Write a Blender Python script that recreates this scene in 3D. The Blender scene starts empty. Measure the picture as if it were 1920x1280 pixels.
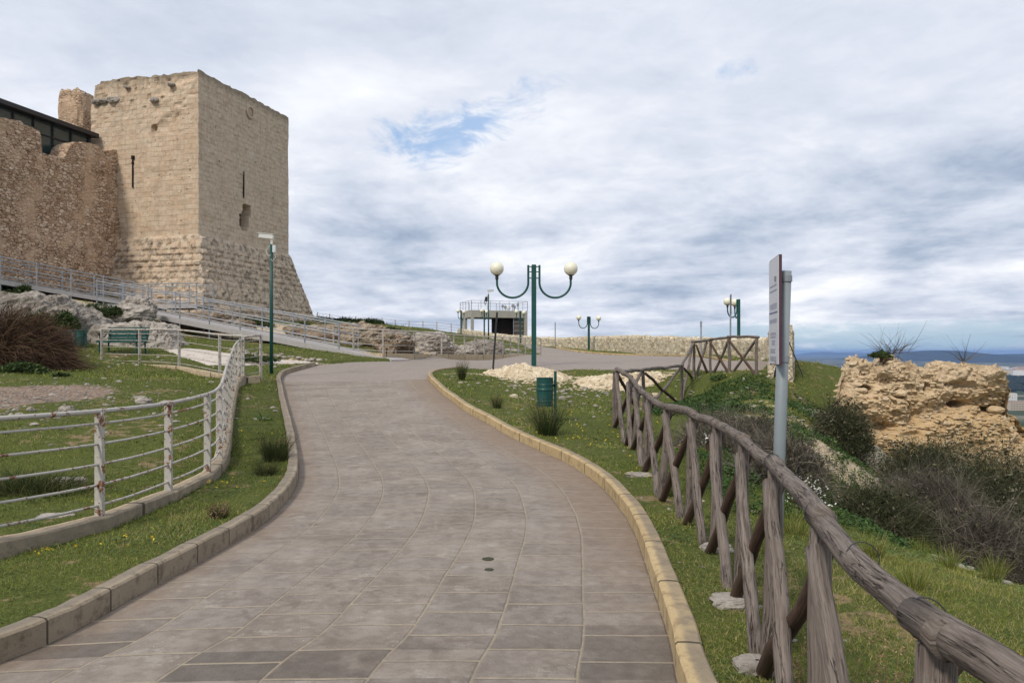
import bpy, math, random
import numpy as np
from mathutils import Vector, noise as mnoise
R = math.radians
C = bpy.context.scene.collection
sc = bpy.context.scene
rng = np.random.default_rng(7)
random.seed(7)
F_PX = 1464.0; HOR = 660.0; CX = 960.0; EYE = 1.6

# ------------------------------------------------------------------ camera
cam = bpy.data.cameras.new("camera"); camo = bpy.data.objects.new("camera", cam); C.objects.link(camo)
cam.sensor_width = 36.0; cam.lens = 36.0 * F_PX / 1920.0
cam.shift_y = (HOR - 640.0) / 1920.0
camo.location = (0, 0, EYE); camo.rotation_euler = (R(90), 0, 0)
cam.clip_start = 0.05; cam.clip_end = 90000
sc.camera = camo

# ------------------------------------------------------------------ sun + exposure
SUN_EL, SUN_AZ = 46.0, 213.0       # azimuth clockwise from +Y: behind the camera, to the left
sl = bpy.data.lights.new("sun", 'SUN'); so = bpy.data.objects.new("sun", sl); C.objects.link(so)
sl.energy = 2.2; sl.angle = R(10); sl.color = (1.0, 0.93, 0.83)
d = Vector((math.sin(R(SUN_AZ)) * math.cos(R(SUN_EL)), math.cos(R(SUN_AZ)) * math.cos(R(SUN_EL)), math.sin(R(SUN_EL))))
so.rotation_euler = d.to_track_quat('Z', 'Y').to_euler()
sc.view_settings.view_transform = 'Standard'; sc.view_settings.look = 'None'
sc.view_settings.exposure = 0.28; sc.view_settings.gamma = 1.0; sc.view_settings.use_curve_mapping = False
sc.cycles.max_bounces = 6; sc.cycles.diffuse_bounces = 3; sc.cycles.glossy_bounces = 2
sc.cycles.transmission_bounces = 3; sc.cycles.volume_bounces = 1; sc.cycles.transparent_max_bounces = 8
sc.cycles.use_denoising = True

# ------------------------------------------------------------------ node helper
class N:
    def __init__(s, nt):
        s.nt = nt; nt.nodes.clear()
    def n(s, t, ins=None, **kw):
        k = s.nt.nodes.new(t)
        for a, b in kw.items(): setattr(k, a, b)
        for a, b in (ins or {}).items():
            if b is None: continue
            if isinstance(b, bpy.types.NodeSocket): s.nt.links.new(b, k.inputs[a])
            else:
                if isinstance(b, tuple) and len(b) == 3 and k.inputs[a].type == 'RGBA': b = b + (1,)
                k.inputs[a].default_value = b
        return k
    def noise(s, vec, scale, detail=4, rough=0.55, dist=0.0, out='Fac'):
        return s.n('ShaderNodeTexNoise', {'Vector': vec, 'Scale': scale, 'Detail': detail, 'Roughness': rough, 'Distortion': dist}).outputs[out]
    def vor(s, vec, scale, feature='F1', out='Distance', rnd=1.0):
        return s.n('ShaderNodeTexVoronoi', {'Vector': vec, 'Scale': scale, 'Randomness': rnd}, feature=feature).outputs[out]
    def m(s, op, a, b=0.0, c=0.0, clamp=False):
        return s.n('ShaderNodeMath', {0: a, 1: b, 2: c}, operation=op, use_clamp=clamp).outputs[0]
    def vm(s, op, a, b=None, scale=None):
        k = s.n('ShaderNodeVectorMath', {0: a, 1: b, 'Scale': scale}, operation=op)
        return k.outputs['Value'] if op in ('LENGTH', 'DOT_PRODUCT', 'DISTANCE') else k.outputs[0]
    def rmp(s, fac, stops, interp='LINEAR'):
        k = s.n('ShaderNodeValToRGB', {'Fac': fac}); cr = k.color_ramp; cr.interpolation = interp
        while len(cr.elements) > 1: cr.elements.remove(cr.elements[-1])
        for i, (p, c) in enumerate(stops):
            e = cr.elements[0] if i == 0 else cr.elements.new(p)
            e.position = p
            if not isinstance(c, tuple): c = (c, c, c)
            e.color = c[:3] + (1,)
        return k.outputs[0]
    def mr(s, v, a, b, c=0.0, d=1.0, smooth=True):
        k = s.n('ShaderNodeMapRange', {'Value': v, 'From Min': a, 'From Max': b, 'To Min': c, 'To Max': d},
                interpolation_type='SMOOTHSTEP' if smooth else 'LINEAR')
        return k.outputs[0]
    def mix(s, f, a, b, mode='MIX'):
        k = s.nt.nodes.new('ShaderNodeMix'); k.data_type = 'RGBA'; k.blend_type = mode
        for i, v in ((0, f), (6, a), (7, b)):
            if isinstance(v, bpy.types.NodeSocket): s.nt.links.new(v, k.inputs[i])
            else: k.inputs[i].default_value = (v + (1,) if isinstance(v, tuple) and len(v) == 3 else v)
        return k.outputs[2]
    def sep(s, v):
        k = s.n('ShaderNodeSeparateXYZ', {0: v}); return k.outputs
    def comb(s, x, y, z=0.0):
        return s.n('ShaderNodeCombineXYZ', {0: x, 1: y, 2: z}).outputs[0]
    def bump(s, h, strength=0.5, dist=0.02, nrm=None):
        return s.n('ShaderNodeBump', {'Height': h, 'Strength': strength, 'Distance': dist, 'Normal': nrm}).outputs[0]
    def geo(s): return s.n('ShaderNodeNewGeometry').outputs['Position']
    def uv(s): return s.n('ShaderNodeTexCoord').outputs['UV']
    def obj(s): return s.n('ShaderNodeTexCoord').outputs['Object']
    def attr(s, name, out='Fac'): return s.n('ShaderNodeAttribute', attribute_name=name).outputs[out]
    def brick(s, vec, bw, rh, mortar=0.01, off=0.5, c1=(0,0,0), c2=(1,1,1), cm=(0.5,0.5,0.5), smooth=0.1, out='Color'):
        k = s.n('ShaderNodeTexBrick', {'Vector': vec, 'Scale': 1.0, 'Mortar Size': mortar, 'Mortar Smooth': smooth,
                'Brick Width': bw, 'Row Height': rh, 'Color1': c1, 'Color2': c2, 'Mortar': cm, 'Bias': 0.0})
        k.offset = off
        return k.outputs

def material(name, fn, rough=0.85, spec=0.3, metal=0.0):
    m = bpy.data.materials.new(name); m.use_nodes = True
    n = N(m.node_tree)
    b = n.n('ShaderNodeBsdfPrincipled', {'Roughness': rough, 'Metallic': metal, 'Specular IOR Level': spec})
    o = n.n('ShaderNodeOutputMaterial', {'Surface': b.outputs[0]})
    r = fn(n, b)
    if r is not None:
        col, nrm = r if isinstance(r, (list, )) or (isinstance(r, tuple) and len(r) == 2) else (r, None)
        if isinstance(col, bpy.types.NodeSocket): n.nt.links.new(col, b.inputs['Base Color'])
        else: b.inputs['Base Color'].default_value = col + (1,)
        if nrm is not None: n.nt.links.new(nrm, b.inputs['Normal'])
    return m

# ------------------------------------------------------------------ world: Nishita sky under broken cloud
w = bpy.data.worlds.new("World"); sc.world = w; w.use_nodes = True
n = N(w.node_tree)
sky = n.n('ShaderNodeTexSky'); sky.sky_type = 'NISHITA'; sky.sun_disc = False
sky.sun_elevation = R(SUN_EL); sky.sun_rotation = R(SUN_AZ)
dirv = n.n('ShaderNodeTexCoord').outputs['Generated']
X, Y, Z = n.sep(dirv)[0:3]
el = n.m('ARCSINE', Z); az = n.m('ARCTAN2', X, Y)
zz = n.m('ADD', n.m('MAXIMUM', Z, 0.0), 0.10)
pl = n.comb(n.m('DIVIDE', X, zz), n.m('DIVIDE', Y, zz), 0.0)
warp = n.noise(pl, 0.55, 3, 0.5, out='Color')
plw = n.vm('ADD', n.vm('MULTIPLY', pl, (1.25, 1.0, 1.0)), n.vm('SCALE', n.vm('SUBTRACT', warp, (0.5, 0.5, 0.5)), scale=0.9))
big = n.noise(plw, 0.42, 2, 0.5)
sphv = n.vm('MULTIPLY', dirv, (1.0, 1.0, 2.6)); mid = n.m('ADD', n.m('MULTIPLY', n.noise(n.vm('ADD', plw, (7.3, 2.1, 0)), 0.95, 12, 0.60), 0.60), n.m('MULTIPLY', n.noise(sphv, 4.2, 12, 0.60, 0.5), 0.42))
fine = n.noise(n.vm('ADD', sphv, (1.3, 9.1, 0)), 15.0, 9, 0.62, 0.4)
def blob(a0, e0, ra, re_):
    da = n.m('DIVIDE', n.m('SUBTRACT', az, a0), ra); de = n.m('DIVIDE', n.m('SUBTRACT', el, e0), re_)
    return n.m('EXPONENT', n.m('MULTIPLY', n.m('ADD', n.m('MULTIPLY', da, da), n.m('MULTIPLY', de, de)), -1.0))
def A(px): return math.atan((px - CX) / F_PX)
def E(py): return math.atan((HOR - py) / F_PX)
# shade of the cloud sheet: pale above, blue-grey bellies low down
ctr = n.mr(el, 0.10, 0.36, 1.0, 0.42)
shade = n.m('ADD', n.m('MULTIPLY', n.m('SUBTRACT', big, 0.5), 0.55), n.m('MULTIPLY', n.m('MULTIPLY', n.m('SUBTRACT', mid, 0.5), 1.35), ctr))
shade = n.m('ADD', shade, 0.645)
shade = n.m('ADD', shade, n.m('MULTIPLY', n.m('MULTIPLY', n.m('SUBTRACT', fine, 0.5), 0.26), ctr))
shade = n.m('ADD', shade, n.mr(el, 0.05, 0.34, 0.05, 0.09))
shade = n.m('ADD', shade, n.m('MULTIPLY', blob(A(760), E(230), 0.22, 0.085), 0.10))
shade = n.m('ADD', shade, n.m('MULTIPLY', blob(A(640), E(180), 0.07, 0.035), 0.13))
shade = n.m('SUBTRACT', shade, n.m('MULTIPLY', blob(A(1500), E(400), 0.50, 0.075), 0.045))
shade = n.m('SUBTRACT', shade, n.m('MULTIPLY', blob(A(1300), E(120), 0.35, 0.08), 0.035))
cloud = n.rmp(shade, [(0.46, (0.27, 0.335, 0.45)), (0.56, (0.37, 0.435, 0.55)), (0.64, (0.49, 0.545, 0.645)), (0.72, (0.60, 0.64, 0.73)), (0.90, (0.86, 0.87, 0.90))])
# gaps
texg = n.m('ADD', n.m('MULTIPLY', n.m('SUBTRACT', mid, 0.2), 1.25), n.m('MULTIPLY', fine, 0.55))
gv_ = n.comb(n.m('MULTIPLY', az, 11.0), n.m('MULTIPLY', el, 24.0), 0.0); gn = n.m('SUBTRACT', n.noise(gv_, 1.0, 10, 0.68, 0.6), 0.5)
gap = n.m('ADD', n.m('MULTIPLY', blob(A(810), E(270), 0.085, 0.050), 0.50), n.m('MULTIPLY', blob(A(1020), E(180), 0.17, 0.045), 0.30))
gap = n.m('ADD', gap, n.m('MULTIPLY', blob(A(1370), E(150), 0.08, 0.03), 0.24))
gap = n.m('ADD', gap, n.m('MULTIPLY', blob(A(830), E(240), 0.10, 0.022), 0.25))
lowband = n.m('MULTIPLY', n.mr(el, E(655), E(580), 1.0, 0.0), n.mr(az, A(1020), A(1420), 0.25, 1.0))
gap = n.m('ADD', gap, n.m('MULTIPLY', lowband, 1.25))
thr = n.m('SUBTRACT', gap, texg); upper = n.mr(n.m('ADD', gap, n.m('MULTIPLY', gn, 1.9)), 0.30, 0.80)
gmask = n.m('MAXIMUM', n.m('MULTIPLY', n.mr(thr, -0.36, 0.06), lowband), n.m('MULTIPLY', upper, n.mr(gap, 0.10, 0.33, 0.0, 0.78)))
# small fair-weather clouds inside the clear band by the horizon
bandv = n.comb(n.m('MULTIPLY', az, 9.0), n.m('MULTIPLY', el, 52.0), 0.0)
sm = n.mr(n.noise(bandv, 1.6, 7, 0.55), 0.52, 0.66)
gmask = n.m('MULTIPLY', gmask, n.m('SUBTRACT', 1.0, n.m('MULTIPLY', sm, n.m('MULTIPLY', lowband, 0.75))))
skyc = n.mix(1.0, sky.outputs[0], (1.0, 1.0, 1.0), 'MULTIPLY')
# thin high veil keeps the blue pale
veil = n.mix(n.mr(el, 0.0, 0.15, 0.80, 0.72), skyc, n.mix(n.mr(el, 0.02, 0.16), (3.7, 5.3, 6.6), (2.3, 4.2, 7.2)))
cl10 = n.vm('SCALE', cloud, scale=10.0)
col = n.mix(gmask, cl10, veil)
below = n.mr(Z, -0.02, 0.0)
col = n.mix(below, (3.6, 4.1, 4.8), col)
bg = n.n('ShaderNodeBackground', {'Color': col, 'Strength': 0.10})
n.n('ShaderNodeOutputWorld', {'Surface': bg.outputs[0]})

# ------------------------------------------------------------------ numpy noise
def _h(*k):
    r = np.zeros_like(k[0], dtype=np.uint64) + np.uint64(1469598103)
    for i, a in enumerate(k):
        r = (r ^ (a.astype(np.int64).astype(np.uint64) * np.uint64([374761393, 668265263, 2147483647, 1274126177][i]))) * np.uint64(6364136223846793005)
        r ^= r >> np.uint64(29)
    r = r * np.uint64(0x9E3779B97F4A7C15); r ^= r >> np.uint64(32)
    return (r & np.uint64(0xFFFFFF)).astype(np.float64) / float(0xFFFFFF)
def vnoise(x, y, z=None, seed=0):
    if z is None: z = np.zeros_like(x)
    xi, yi, zi = np.floor(x), np.floor(y), np.floor(z); fx, fy, fz = x - xi, y - yi, z - zi
    fx, fy, fz = [f * f * (3 - 2 * f) for f in (fx, fy, fz)]
    out = 0
    for a in (0, 1):
        for b in (0, 1):
            for c in (0, 1):
                wgt = (fx if a else 1 - fx) * (fy if b else 1 - fy) * (fz if c else 1 - fz)
                out = out + wgt * _h(xi + a + seed * 17, yi + b, zi + c)
    return out * 2 - 1
def fbm(x, y, z=None, o=4, seed=0, g=0.5):
    s = 0; amp = 1; f = 1; t = 0
    if z is None: z = np.zeros_like(x)
    for i in range(o):
        s = s + amp * vnoise(x * f, y * f, z * f, seed + i * 5); t += amp; amp *= g; f *= 2.03
    return s / t
def worley(x, y, z, seed=0):
    """F1, F2 and a random value per cell"""
    xi, yi, zi = np.floor(x), np.floor(y), np.floor(z)
    f1 = np.full(x.shape, 9.0); f2 = np.full(x.shape, 9.0); idv = np.zeros(x.shape)
    for a in (-1, 0, 1):
        for b in (-1, 0, 1):
            for c in (-1, 0, 1):
                cx, cy, cz = xi + a, yi + b, zi + c
                px = cx + _h(cx, cy, cz + seed * 31); py = cy + _h(cx + 57, cy, cz + seed * 31); pz = cz + _h(cx, cy + 91, cz + seed * 31)
                dd = np.sqrt((px - x) ** 2 + (py - y) ** 2 + (pz - z) ** 2)
                nr = dd < f1
                f2 = np.where(nr, f1, np.minimum(f2, dd)); idv = np.where(nr, _h(cx, cy, cz + 7), idv); f1 = np.where(nr, dd, f1)
    return f1, f2, idv
def sstep(x, a, b):
    t = np.clip((x - a) / (b - a), 0, 1); return t * t * (3 - 2 * t)

# ------------------------------------------------------------------ ground height
PD = np.array([-60, 0, 10, 12, 16, 20, 25, 30, 35, 40, 50, 60, 85, 140.]); PZ = np.array([0, 0, .02, .10, .35, .60, .86, 1.08, 1.24, 1.31, 1.37, 1.45, 1.55, 1.6])
def prof(D): return np.interp(D, PD, PZ)
def W(px, py, D): return ((px - CX) / F_PX * D, D, EYE - (py - HOR) / F_PX * D)
def on(px, py):
    """road point seen at the pixel px, py"""
    ds = np.linspace(2.0, 60, 6000); ys = HOR + (EYE - prof(ds)) * F_PX / ds
    D = ds[np.argmin(np.abs(ys - py))]; return ((px - CX) / F_PX * D, D)
def catmull(P, step=0.12):
    P = np.array(P, float); Q = np.vstack([2 * P[0] - P[1], P, 2 * P[-1] - P[-2]]); out = []
    for i in range(1, len(Q) - 2):
        L = np.linalg.norm(Q[i + 1] - Q[i]); k = max(2, int(L / step))
        for t in np.linspace(0, 1, k, endpoint=False):
            a, b, c, e = Q[i - 1], Q[i], Q[i + 1], Q[i + 2]
            out.append(0.5 * (2 * b + (c - a) * t + (2 * a - 5 * b + 4 * c - e) * t * t + (3 * b - a - 3 * c + e) * t ** 3))
    out.append(Q[-2]); return np.array(out)
left_px = [(-85, 1280), (110, 1200), (300, 1100), (393, 1050), (475, 1000), (530, 950), (553, 915), (559, 885), (556, 850), (546, 800), (538, 768), (530, 735), (526, 716)]
right_px = [(1275, 1280), (1258, 1200), (1225, 1100), (1190, 1000), (1160, 950), (1110, 900), (1008, 843), (935, 805), (870, 768), (835, 742), (812, 722), (803, 712)]
Ledge = [(-3.6, -4), (-3.25, -1.5), (-3.0, 0.8), (-2.82, 2.5)] + [on(*p) for p in left_px]
Redge = [(0.35, -4), (0.5, -1.5), (0.62, 0.8), (0.73, 2.5)] + [on(*p) for p in right_px]
Lc = catmull(Ledge); Rc = catmull(Redge)
Ltail = catmull([Lc[-1]] + [on(*p) for p in [(533, 706), (558, 699), (592, 692)]])
Rtail = catmull([Rc[-1]] + [on(*p) for p in [(805, 704), (824, 698), (862, 694)]])
Lfar = [on(650, 686), (-5.9, 30.6), (-4.9, 32.0), (-5.35, 33.2), (-4.25, 35.3), (-3.3, 38.7), (-2.95, 40.4), (-1.95, 43.0), (-0.9, 45.8), (0.1, 47.6), (1.75, 48.9), (1.9, 52), (0.8, 62), (-3, 80), (-8, 95)]
Rfar = [(-0.5, 26.6), (2.5, 26.8), (5.0, 25.4), (6.4, 23.9), (7.6, 24.0), (8.6, 26), (9.2, 30), (10.6, 38.0), (10.4, 46), (9.6, 53), (6.5, 58), (4.6, 60), (3.6, 64), (1.0, 78), (-3.5, 96)]
road_poly = np.vstack([Lc, Ltail[1:], np.array(Lfar), np.array(Rfar)[::-1], Rtail[::-1][:-1], Rc[::-1]])
path_poly = np.array([(-9.7, 25.2), (-8.5, 25.9), (-7.7, 27.3), (-6.9, 28.6), (-7.6, 28.9), (-9.2, 28.0), (-10.5, 28.6), (-12.2, 29.6), (-13.0, 28.8), (-11.2, 26.6)])
ctrl = []
for D in [-12, -6, 0, 3, 6, 9, 12, 15, 18, 21, 24, 27]:
    cxm = np.interp(D, [0, 9, 12, 16, 20, 27], [-1, -.8, -1.5, -2.8, -4, -3.5])
    for ox in (-2.2, 2.2): ctrl.append((cxm + ox, D, float(prof(D))))
for D in [30, 35, 40, 46, 52]:
    for x in (-4, 0, 4, 8): ctrl.append((x, D, float(prof(D)) + (0.03 if x < -2 else 0)))
def cp(px, py, D, dz=-0.09): x, y, z = W(px, py, D); ctrl.append((x, y, z + dz))
for p in [(80, 740, 16), (20, 700, 20), (250, 750, 15), (400, 722, 18), (350, 800, 12.5), (100, 900, 9.5), (0, 1000, 7), (-300, 900, 9), (-300, 1100, 5.5),
          (400, 676, 26), (350, 655, 28), (230, 662, 27), (100, 700, 21), (640, 662, 33), (560, 640, 37), (450, 640, 34.5), (300, 630, 35), (100, 575, 35), (0, 550, 36),
          (580, 604, 53), (400, 600, 43), (470, 600, 47), (300, 575, 44), (700, 611, 55), (640, 614, 50), (800, 617, 60), (880, 632, 75), (700, 625, 44), (760, 632, 40), (860, 640, 48), (916, 640, 60), (960, 652, 56),
          (940, 642, 80), (1000, 650, 80), (1050, 655, 80), (1104, 661, 75), (1100, 655, 79), (1060, 653, 84), (1160, 660, 71), (1200, 663, 65), (1200, 667, 61), (1300, 668, 53), (1400, 670, 43), (1385, 672, 50),
          (884, 632, 108), (980, 634, 110), (800, 632, 90), (600, 628, 80), (1345, 694, 24), (1418, 702, 21), (1375, 698, 22), (1338, 672, 27), (1457, 710, 23),
          (1275, 756, 21.0), (1400, 850, 11), (1560, 850, 13.5), (1450, 900, 9.5), (1350, 800, 14), (1500, 700, 24), (1570, 690, 27), (1500, 760, 17),
          (1640, 845, 16), (1600, 835, 19), (1900, 860, 19), (1700, 1050, 6.4), (1900, 1130, 4.9), (1900, 1250, 4), (1560, 1000, 7.2), (1545, 1280, 3.8), (1250, 850, 12.4), (1180, 780, 15.5)]:
    cp(*p)
ctrl += [(1.55, 6.1, 0), (1.55, 8, 0.0), (1.7, 9.7, 0.02), (6, 10, -1.75), (8, 8, -2.1), (4.6, 11.5, -1.15), (10, 12, -2.4), (8, 14.5, -1.9), (7, 5.5, -1.2), (12, 16, -2.2), (10.5, 21, -1.2), (13.5, 36, 0.5), (12.5, 28, 0.4),
         (2.9, 17.3, .08), (3.6, 18.5, .12), (1.6, 3.9, 0), (2.2, 1, -.02), (4, 0, -.1), (-6, 2, 0), (-12, 4, -.1), (-20, 8, 0.5), (-30, 20, 4.0), (-30, 40, 6), (-40, 60, 5), (-20, 70, 3.0), (-40, 0, 1), (20, 60, 0.5), (8, -8, -.5), (20, 0, -3), (-4, -14, 0), (-18, 20, 1.3), (-16, 12, 0.4), (20, 85, 1), (5, 110, 1.6)]
ctrl = np.array(ctrl)
def _phi(r2): return 0.5 * r2 * np.log(r2 + 1e-9)
_K = _phi(((ctrl[:, None, :2] - ctrl[None, :, :2]) ** 2).sum(-1)) + np.eye(len(ctrl)) * 0.35
_Pm = np.c_[np.ones(len(ctrl)), ctrl[:, :2]]
_S = np.linalg.solve(np.block([[_K, _Pm], [_Pm.T, np.zeros((3, 3))]]), np.r_[ctrl[:, 2], 0, 0, 0])
def inside(poly, x, y):
    r = np.zeros(x.shape, bool); px, py = poly[:, 0], poly[:, 1]; qx, qy = np.roll(px, -1), np.roll(py, -1)
    for i in range(len(poly)):
        if py[i] == qy[i]: continue
        cnd = ((py[i] > y) != (qy[i] > y)) & (x < (qx[i] - px[i]) * (y - py[i]) / (qy[i] - py[i]) + px[i]); r ^= cnd
    return r
def pdist(pl, x, y, closed=True):
    dm = np.full(x.shape, 1e9); m = len(pl) if closed else len(pl) - 1
    for i in range(m):
        ax, ay = pl[i]; bx, by = pl[(i + 1) % len(pl)]; vx, vy = bx - ax, by - ay; L = vx * vx + vy * vy + 1e-12
        t = np.clip(((x - ax) * vx + (y - ay) * vy) / L, 0, 1); dm = np.minimum(dm, (x - ax - t * vx) ** 2 + (y - ay - t * vy) ** 2)
    return np.sqrt(dm)
hill_poly = np.array([(-150, -60), (-150, 120), (-40, 145), (12, 130), (30, 90), (15.5, 42), (11.8, 30), (13.5, 26), (17, 22), (18, 0), (18, -60.)])
def G(x, y):
    """smooth ground level"""
    x = np.asarray(x, float); y = np.asarray(y, float); sh = x.shape; x = x.ravel(); y = y.ravel()
    xc, yc = np.clip(x, -45, 24), np.clip(y, -14, 112)
    z = np.zeros(len(xc))
    for i in range(0, len(xc), 20000):
        s = slice(i, i + 20000)
        r2 = (xc[s, None] - ctrl[None, :, 0]) ** 2 + (yc[s, None] - ctrl[None, :, 1]) ** 2
        z[s] = _phi(r2) @ _S[:-3] + _S[-3] + _S[-2] * xc[s] + _S[-1] * yc[s]
    dd = np.where(inside(hill_poly, x, y), 0, pdist(hill_poly, x, y))
    z = z * np.exp(-dd / 25) - 100 * (1 - np.exp(-dd / 130))
    return z.reshape(sh)
def g1(x, y): return float(G(np.array([x]), np.array([y]))[0])
def GT(x, y):
    """real top of the soil (verge 9 cm above the paving)"""
    x = np.asarray(x, float); y = np.asarray(y, float)
    ins = inside(road_poly, x, y) | inside(path_poly, x, y)
    near = (np.abs(x) < 30) & (y < 120)
    dr = np.where(near, np.minimum(pdist(road_poly, x, y), pdist(path_poly, x, y)), 9.0)
    sd = np.where(ins, -dr, dr)
    D = np.hypot(x, y)
    rough = (fbm(x * 0.9, y * 0.9, o=4, seed=3) * 0.05 + fbm(x * 5, y * 5, o=3, seed=9) * 0.018) * sstep(sd, 0.1, 0.9)
    rgt = sstep(x - 0.2 * y, 1.2, 3.2) * sstep(y, 7, 10)
    hl = sstep(y, 30, 42) * sstep(-x, -3, 4)
    rough = rough + (rgt * 0.9 + hl * 0.45) * fbm(x * 0.8, y * 0.8, o=4, seed=31) * 0.22 * sstep(sd, 0.4, 2) * np.exp(-D / 300)
    rough = rough + sstep(D, 300, 900) * fbm(x * 0.002, y * 0.002, o=3, seed=5) * 6
    return G(x, y) - 0.07 + 0.16 * sstep(sd, -0.02, 0.11) + rough
def gt1(x, y): return float(GT(np.array([x]), np.array([y]))[0])

# ------------------------------------------------------------------ object helpers
def tag(o, label=None, cat=None, group=None, kind=None):
    for k, v in (('label', label), ('category', cat), ('group', group), ('kind', kind)):
        if v: o[k] = v
    return o
def empty(name, loc=(0, 0, 0), label=None, cat=None, group=None, rz=0.0):
    o = bpy.data.objects.new(name, None); C.objects.link(o); o.location = loc; o.rotation_euler = (0, 0, rz); o.empty_display_size = 0.2
    return tag(o, label, cat, group)
def mk(name, V, T=None, Q=None, mat=None, parent=None, uv=None, col=None, smooth=False, loc=None):
    """numpy mesh: V (n,3); T (t,3) triangles; Q (q,4) quads; uv per vertex; col = per-vertex floats 'c'"""
    me = bpy.data.meshes.new(name); V = np.asarray(V, np.float32)
    T = np.zeros((0, 3), int) if T is None else np.asarray(T); Q = np.zeros((0, 4), int) if Q is None else np.asarray(Q)
    li = np.concatenate([T.ravel(), Q.ravel()]).astype(np.int32); nf = len(T) + len(Q)
    me.vertices.add(len(V)); me.vertices.foreach_set('co', V.ravel())
    me.loops.add(len(li)); me.loops.foreach_set('vertex_index', li)
    me.polygons.add(nf)
    tot = np.concatenate([np.full(len(T), 3), np.full(len(Q), 4)]).astype(np.int32)
    st = np.concatenate([[0], np.cumsum(tot)[:-1]]).astype(np.int32)
    me.polygons.foreach_set('loop_start', st); me.polygons.foreach_set('loop_total', tot)
    if uv is not None:
        l = me.uv_layers.new(name='UVMap'); l.data.foreach_set('uv', np.asarray(uv, np.float32)[li].ravel())
    if col is not None:
        for k, c in (col.items() if isinstance(col, dict) else {'c': col}.items()):
            a = me.attributes.new(k, 'FLOAT', 'POINT'); a.data.foreach_set('value', np.asarray(c, np.float32))
    if mat: me.materials.append(mat)
    me.update(calc_edges=True); me.validate()
    me.polygons.foreach_set('use_smooth', np.full(len(me.polygons), smooth))
    o = bpy.data.objects.new(name, me); C.objects.link(o)
    if parent: o.parent = parent
    if loc is not None: o.location = loc
    return o
class MB:
    def __init__(s): s.V = []; s.Q = []; s.T = []; s.U = []; s.n = 0
    def add(s, V, Q=None, T=None, U=None):
        V = np.asarray(V, float); s.V.append(V); s.U.append(np.zeros((len(V), 2)) if U is None else np.asarray(U, float))
        if Q is not None and len(Q): s.Q.append(np.asarray(Q) + s.n)
        if T is not None and len(T): s.T.append(np.asarray(T) + s.n)
        s.n += len(V); return s
    def box(s, c, size, rz=0.0, M=None):
        x, y, z = [a / 2 for a in size]
        V = np.array([(-x, -y, -z), (x, -y, -z), (x, y, -z), (-x, y, -z), (-x, -y, z), (x, -y, z), (x, y, z), (-x, y, z)])
        if M is not None: V = V @ np.array(M).T
        ca, sa = math.cos(rz), math.sin(rz); V = V @ np.array([[ca, sa, 0], [-sa, ca, 0], [0, 0, 1]])
        U = np.c_[V[:, 0] + V[:, 1], V[:, 2]]
        return s.add(V + np.array(c), [(3, 2, 1, 0), (4, 5, 6, 7), (0, 1, 5, 4), (1, 2, 6, 5), (2, 3, 7, 6), (3, 0, 4, 7)], U=U)
    def beam(s, a, b, wdt, h, up=(0, 0, 1)):
        a, b = np.array(a, float), np.array(b, float); d_ = b - a; L = np.linalg.norm(d_); d_ /= L
        sd = np.cross(d_, up); sd /= np.linalg.norm(sd); u = np.cross(sd, d_)
        V = []
        for p in (a, b):
            for (i, j) in ((-1, -1), (1, -1), (1, 1), (-1, 1)): V.append(p + sd * i * wdt / 2 + u * j * h / 2)
        U = [(0, 0), (wdt, 0), (wdt, h), (0, h), (L, 0), (L + wdt, 0), (L + wdt, h), (L, h)]
        return s.add(V, [(3, 2, 1, 0), (4, 5, 6, 7), (0, 1, 5, 4), (1, 2, 6, 5), (2, 3, 7, 6), (3, 0, 4, 7)], U=U)
    def tube(s, P, r, k=10, cap=True):
        P = np.array(P, float); m = len(P); r = np.full(m, r) if np.isscalar(r) else np.asarray(r)
        T = np.gradient(P, axis=0); T /= np.linalg.norm(T, axis=1)[:, None] + 1e-12
        ref = np.array([0, 0, 1.0]) if abs(T[0][2]) < 0.9 else np.array([1.0, 0, 0])
        V = []; U = []; L = 0
        nrm = np.cross(T[0], ref); nrm /= np.linalg.norm(nrm)
        for i in range(m):
            nrm = nrm - T[i] * np.dot(nrm, T[i]); nrm /= np.linalg.norm(nrm); bn = np.cross(T[i], nrm)
            if i: L += np.linalg.norm(P[i] - P[i - 1])
            for j in range(k):
                a = 2 * math.pi * j / k; V.append(P[i] + (nrm * math.cos(a) + bn * math.sin(a)) * r[i]); U.append((abs(j - k / 2) / k * 2 * math.pi * r[0], L))
        Q = [(i * k + j, i * k + (j + 1) % k, (i + 1) * k + (j + 1) % k, (i + 1) * k + j) for i in range(m - 1) for j in range(k)]
        Tt = []
        if cap:
            V += [P[0], P[-1]]; U += [(0, 0), (0, L)]; c0 = m * k
            Tt = [(c0, (j + 1) % k, j) for j in range(k)] + [(c0 + 1, (m - 1) * k + j, (m - 1) * k + (j + 1) % k) for j in range(k)]
        return s.add(V, Q, Tt, U)
    def ball(s, c, r, k=20, m=12, sq=(1, 1, 1)):
        V = []; 
        for i in range(m + 1):
            th = math.pi * i / m
            for j in range(k):
                a = 2 * math.pi * j / k; V.append((math.sin(th) * math.cos(a) * r * sq[0] + c[0], math.sin(th) * math.sin(a) * r * sq[1] + c[1], math.cos(th) * r * sq[2] + c[2]))
        Q = [(i * k + j, (i + 1) * k + j, (i + 1) * k + (j + 1) % k, i * k + (j + 1) % k) for i in range(m) for j in range(k)]
        return s.add(V, Q)
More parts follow.
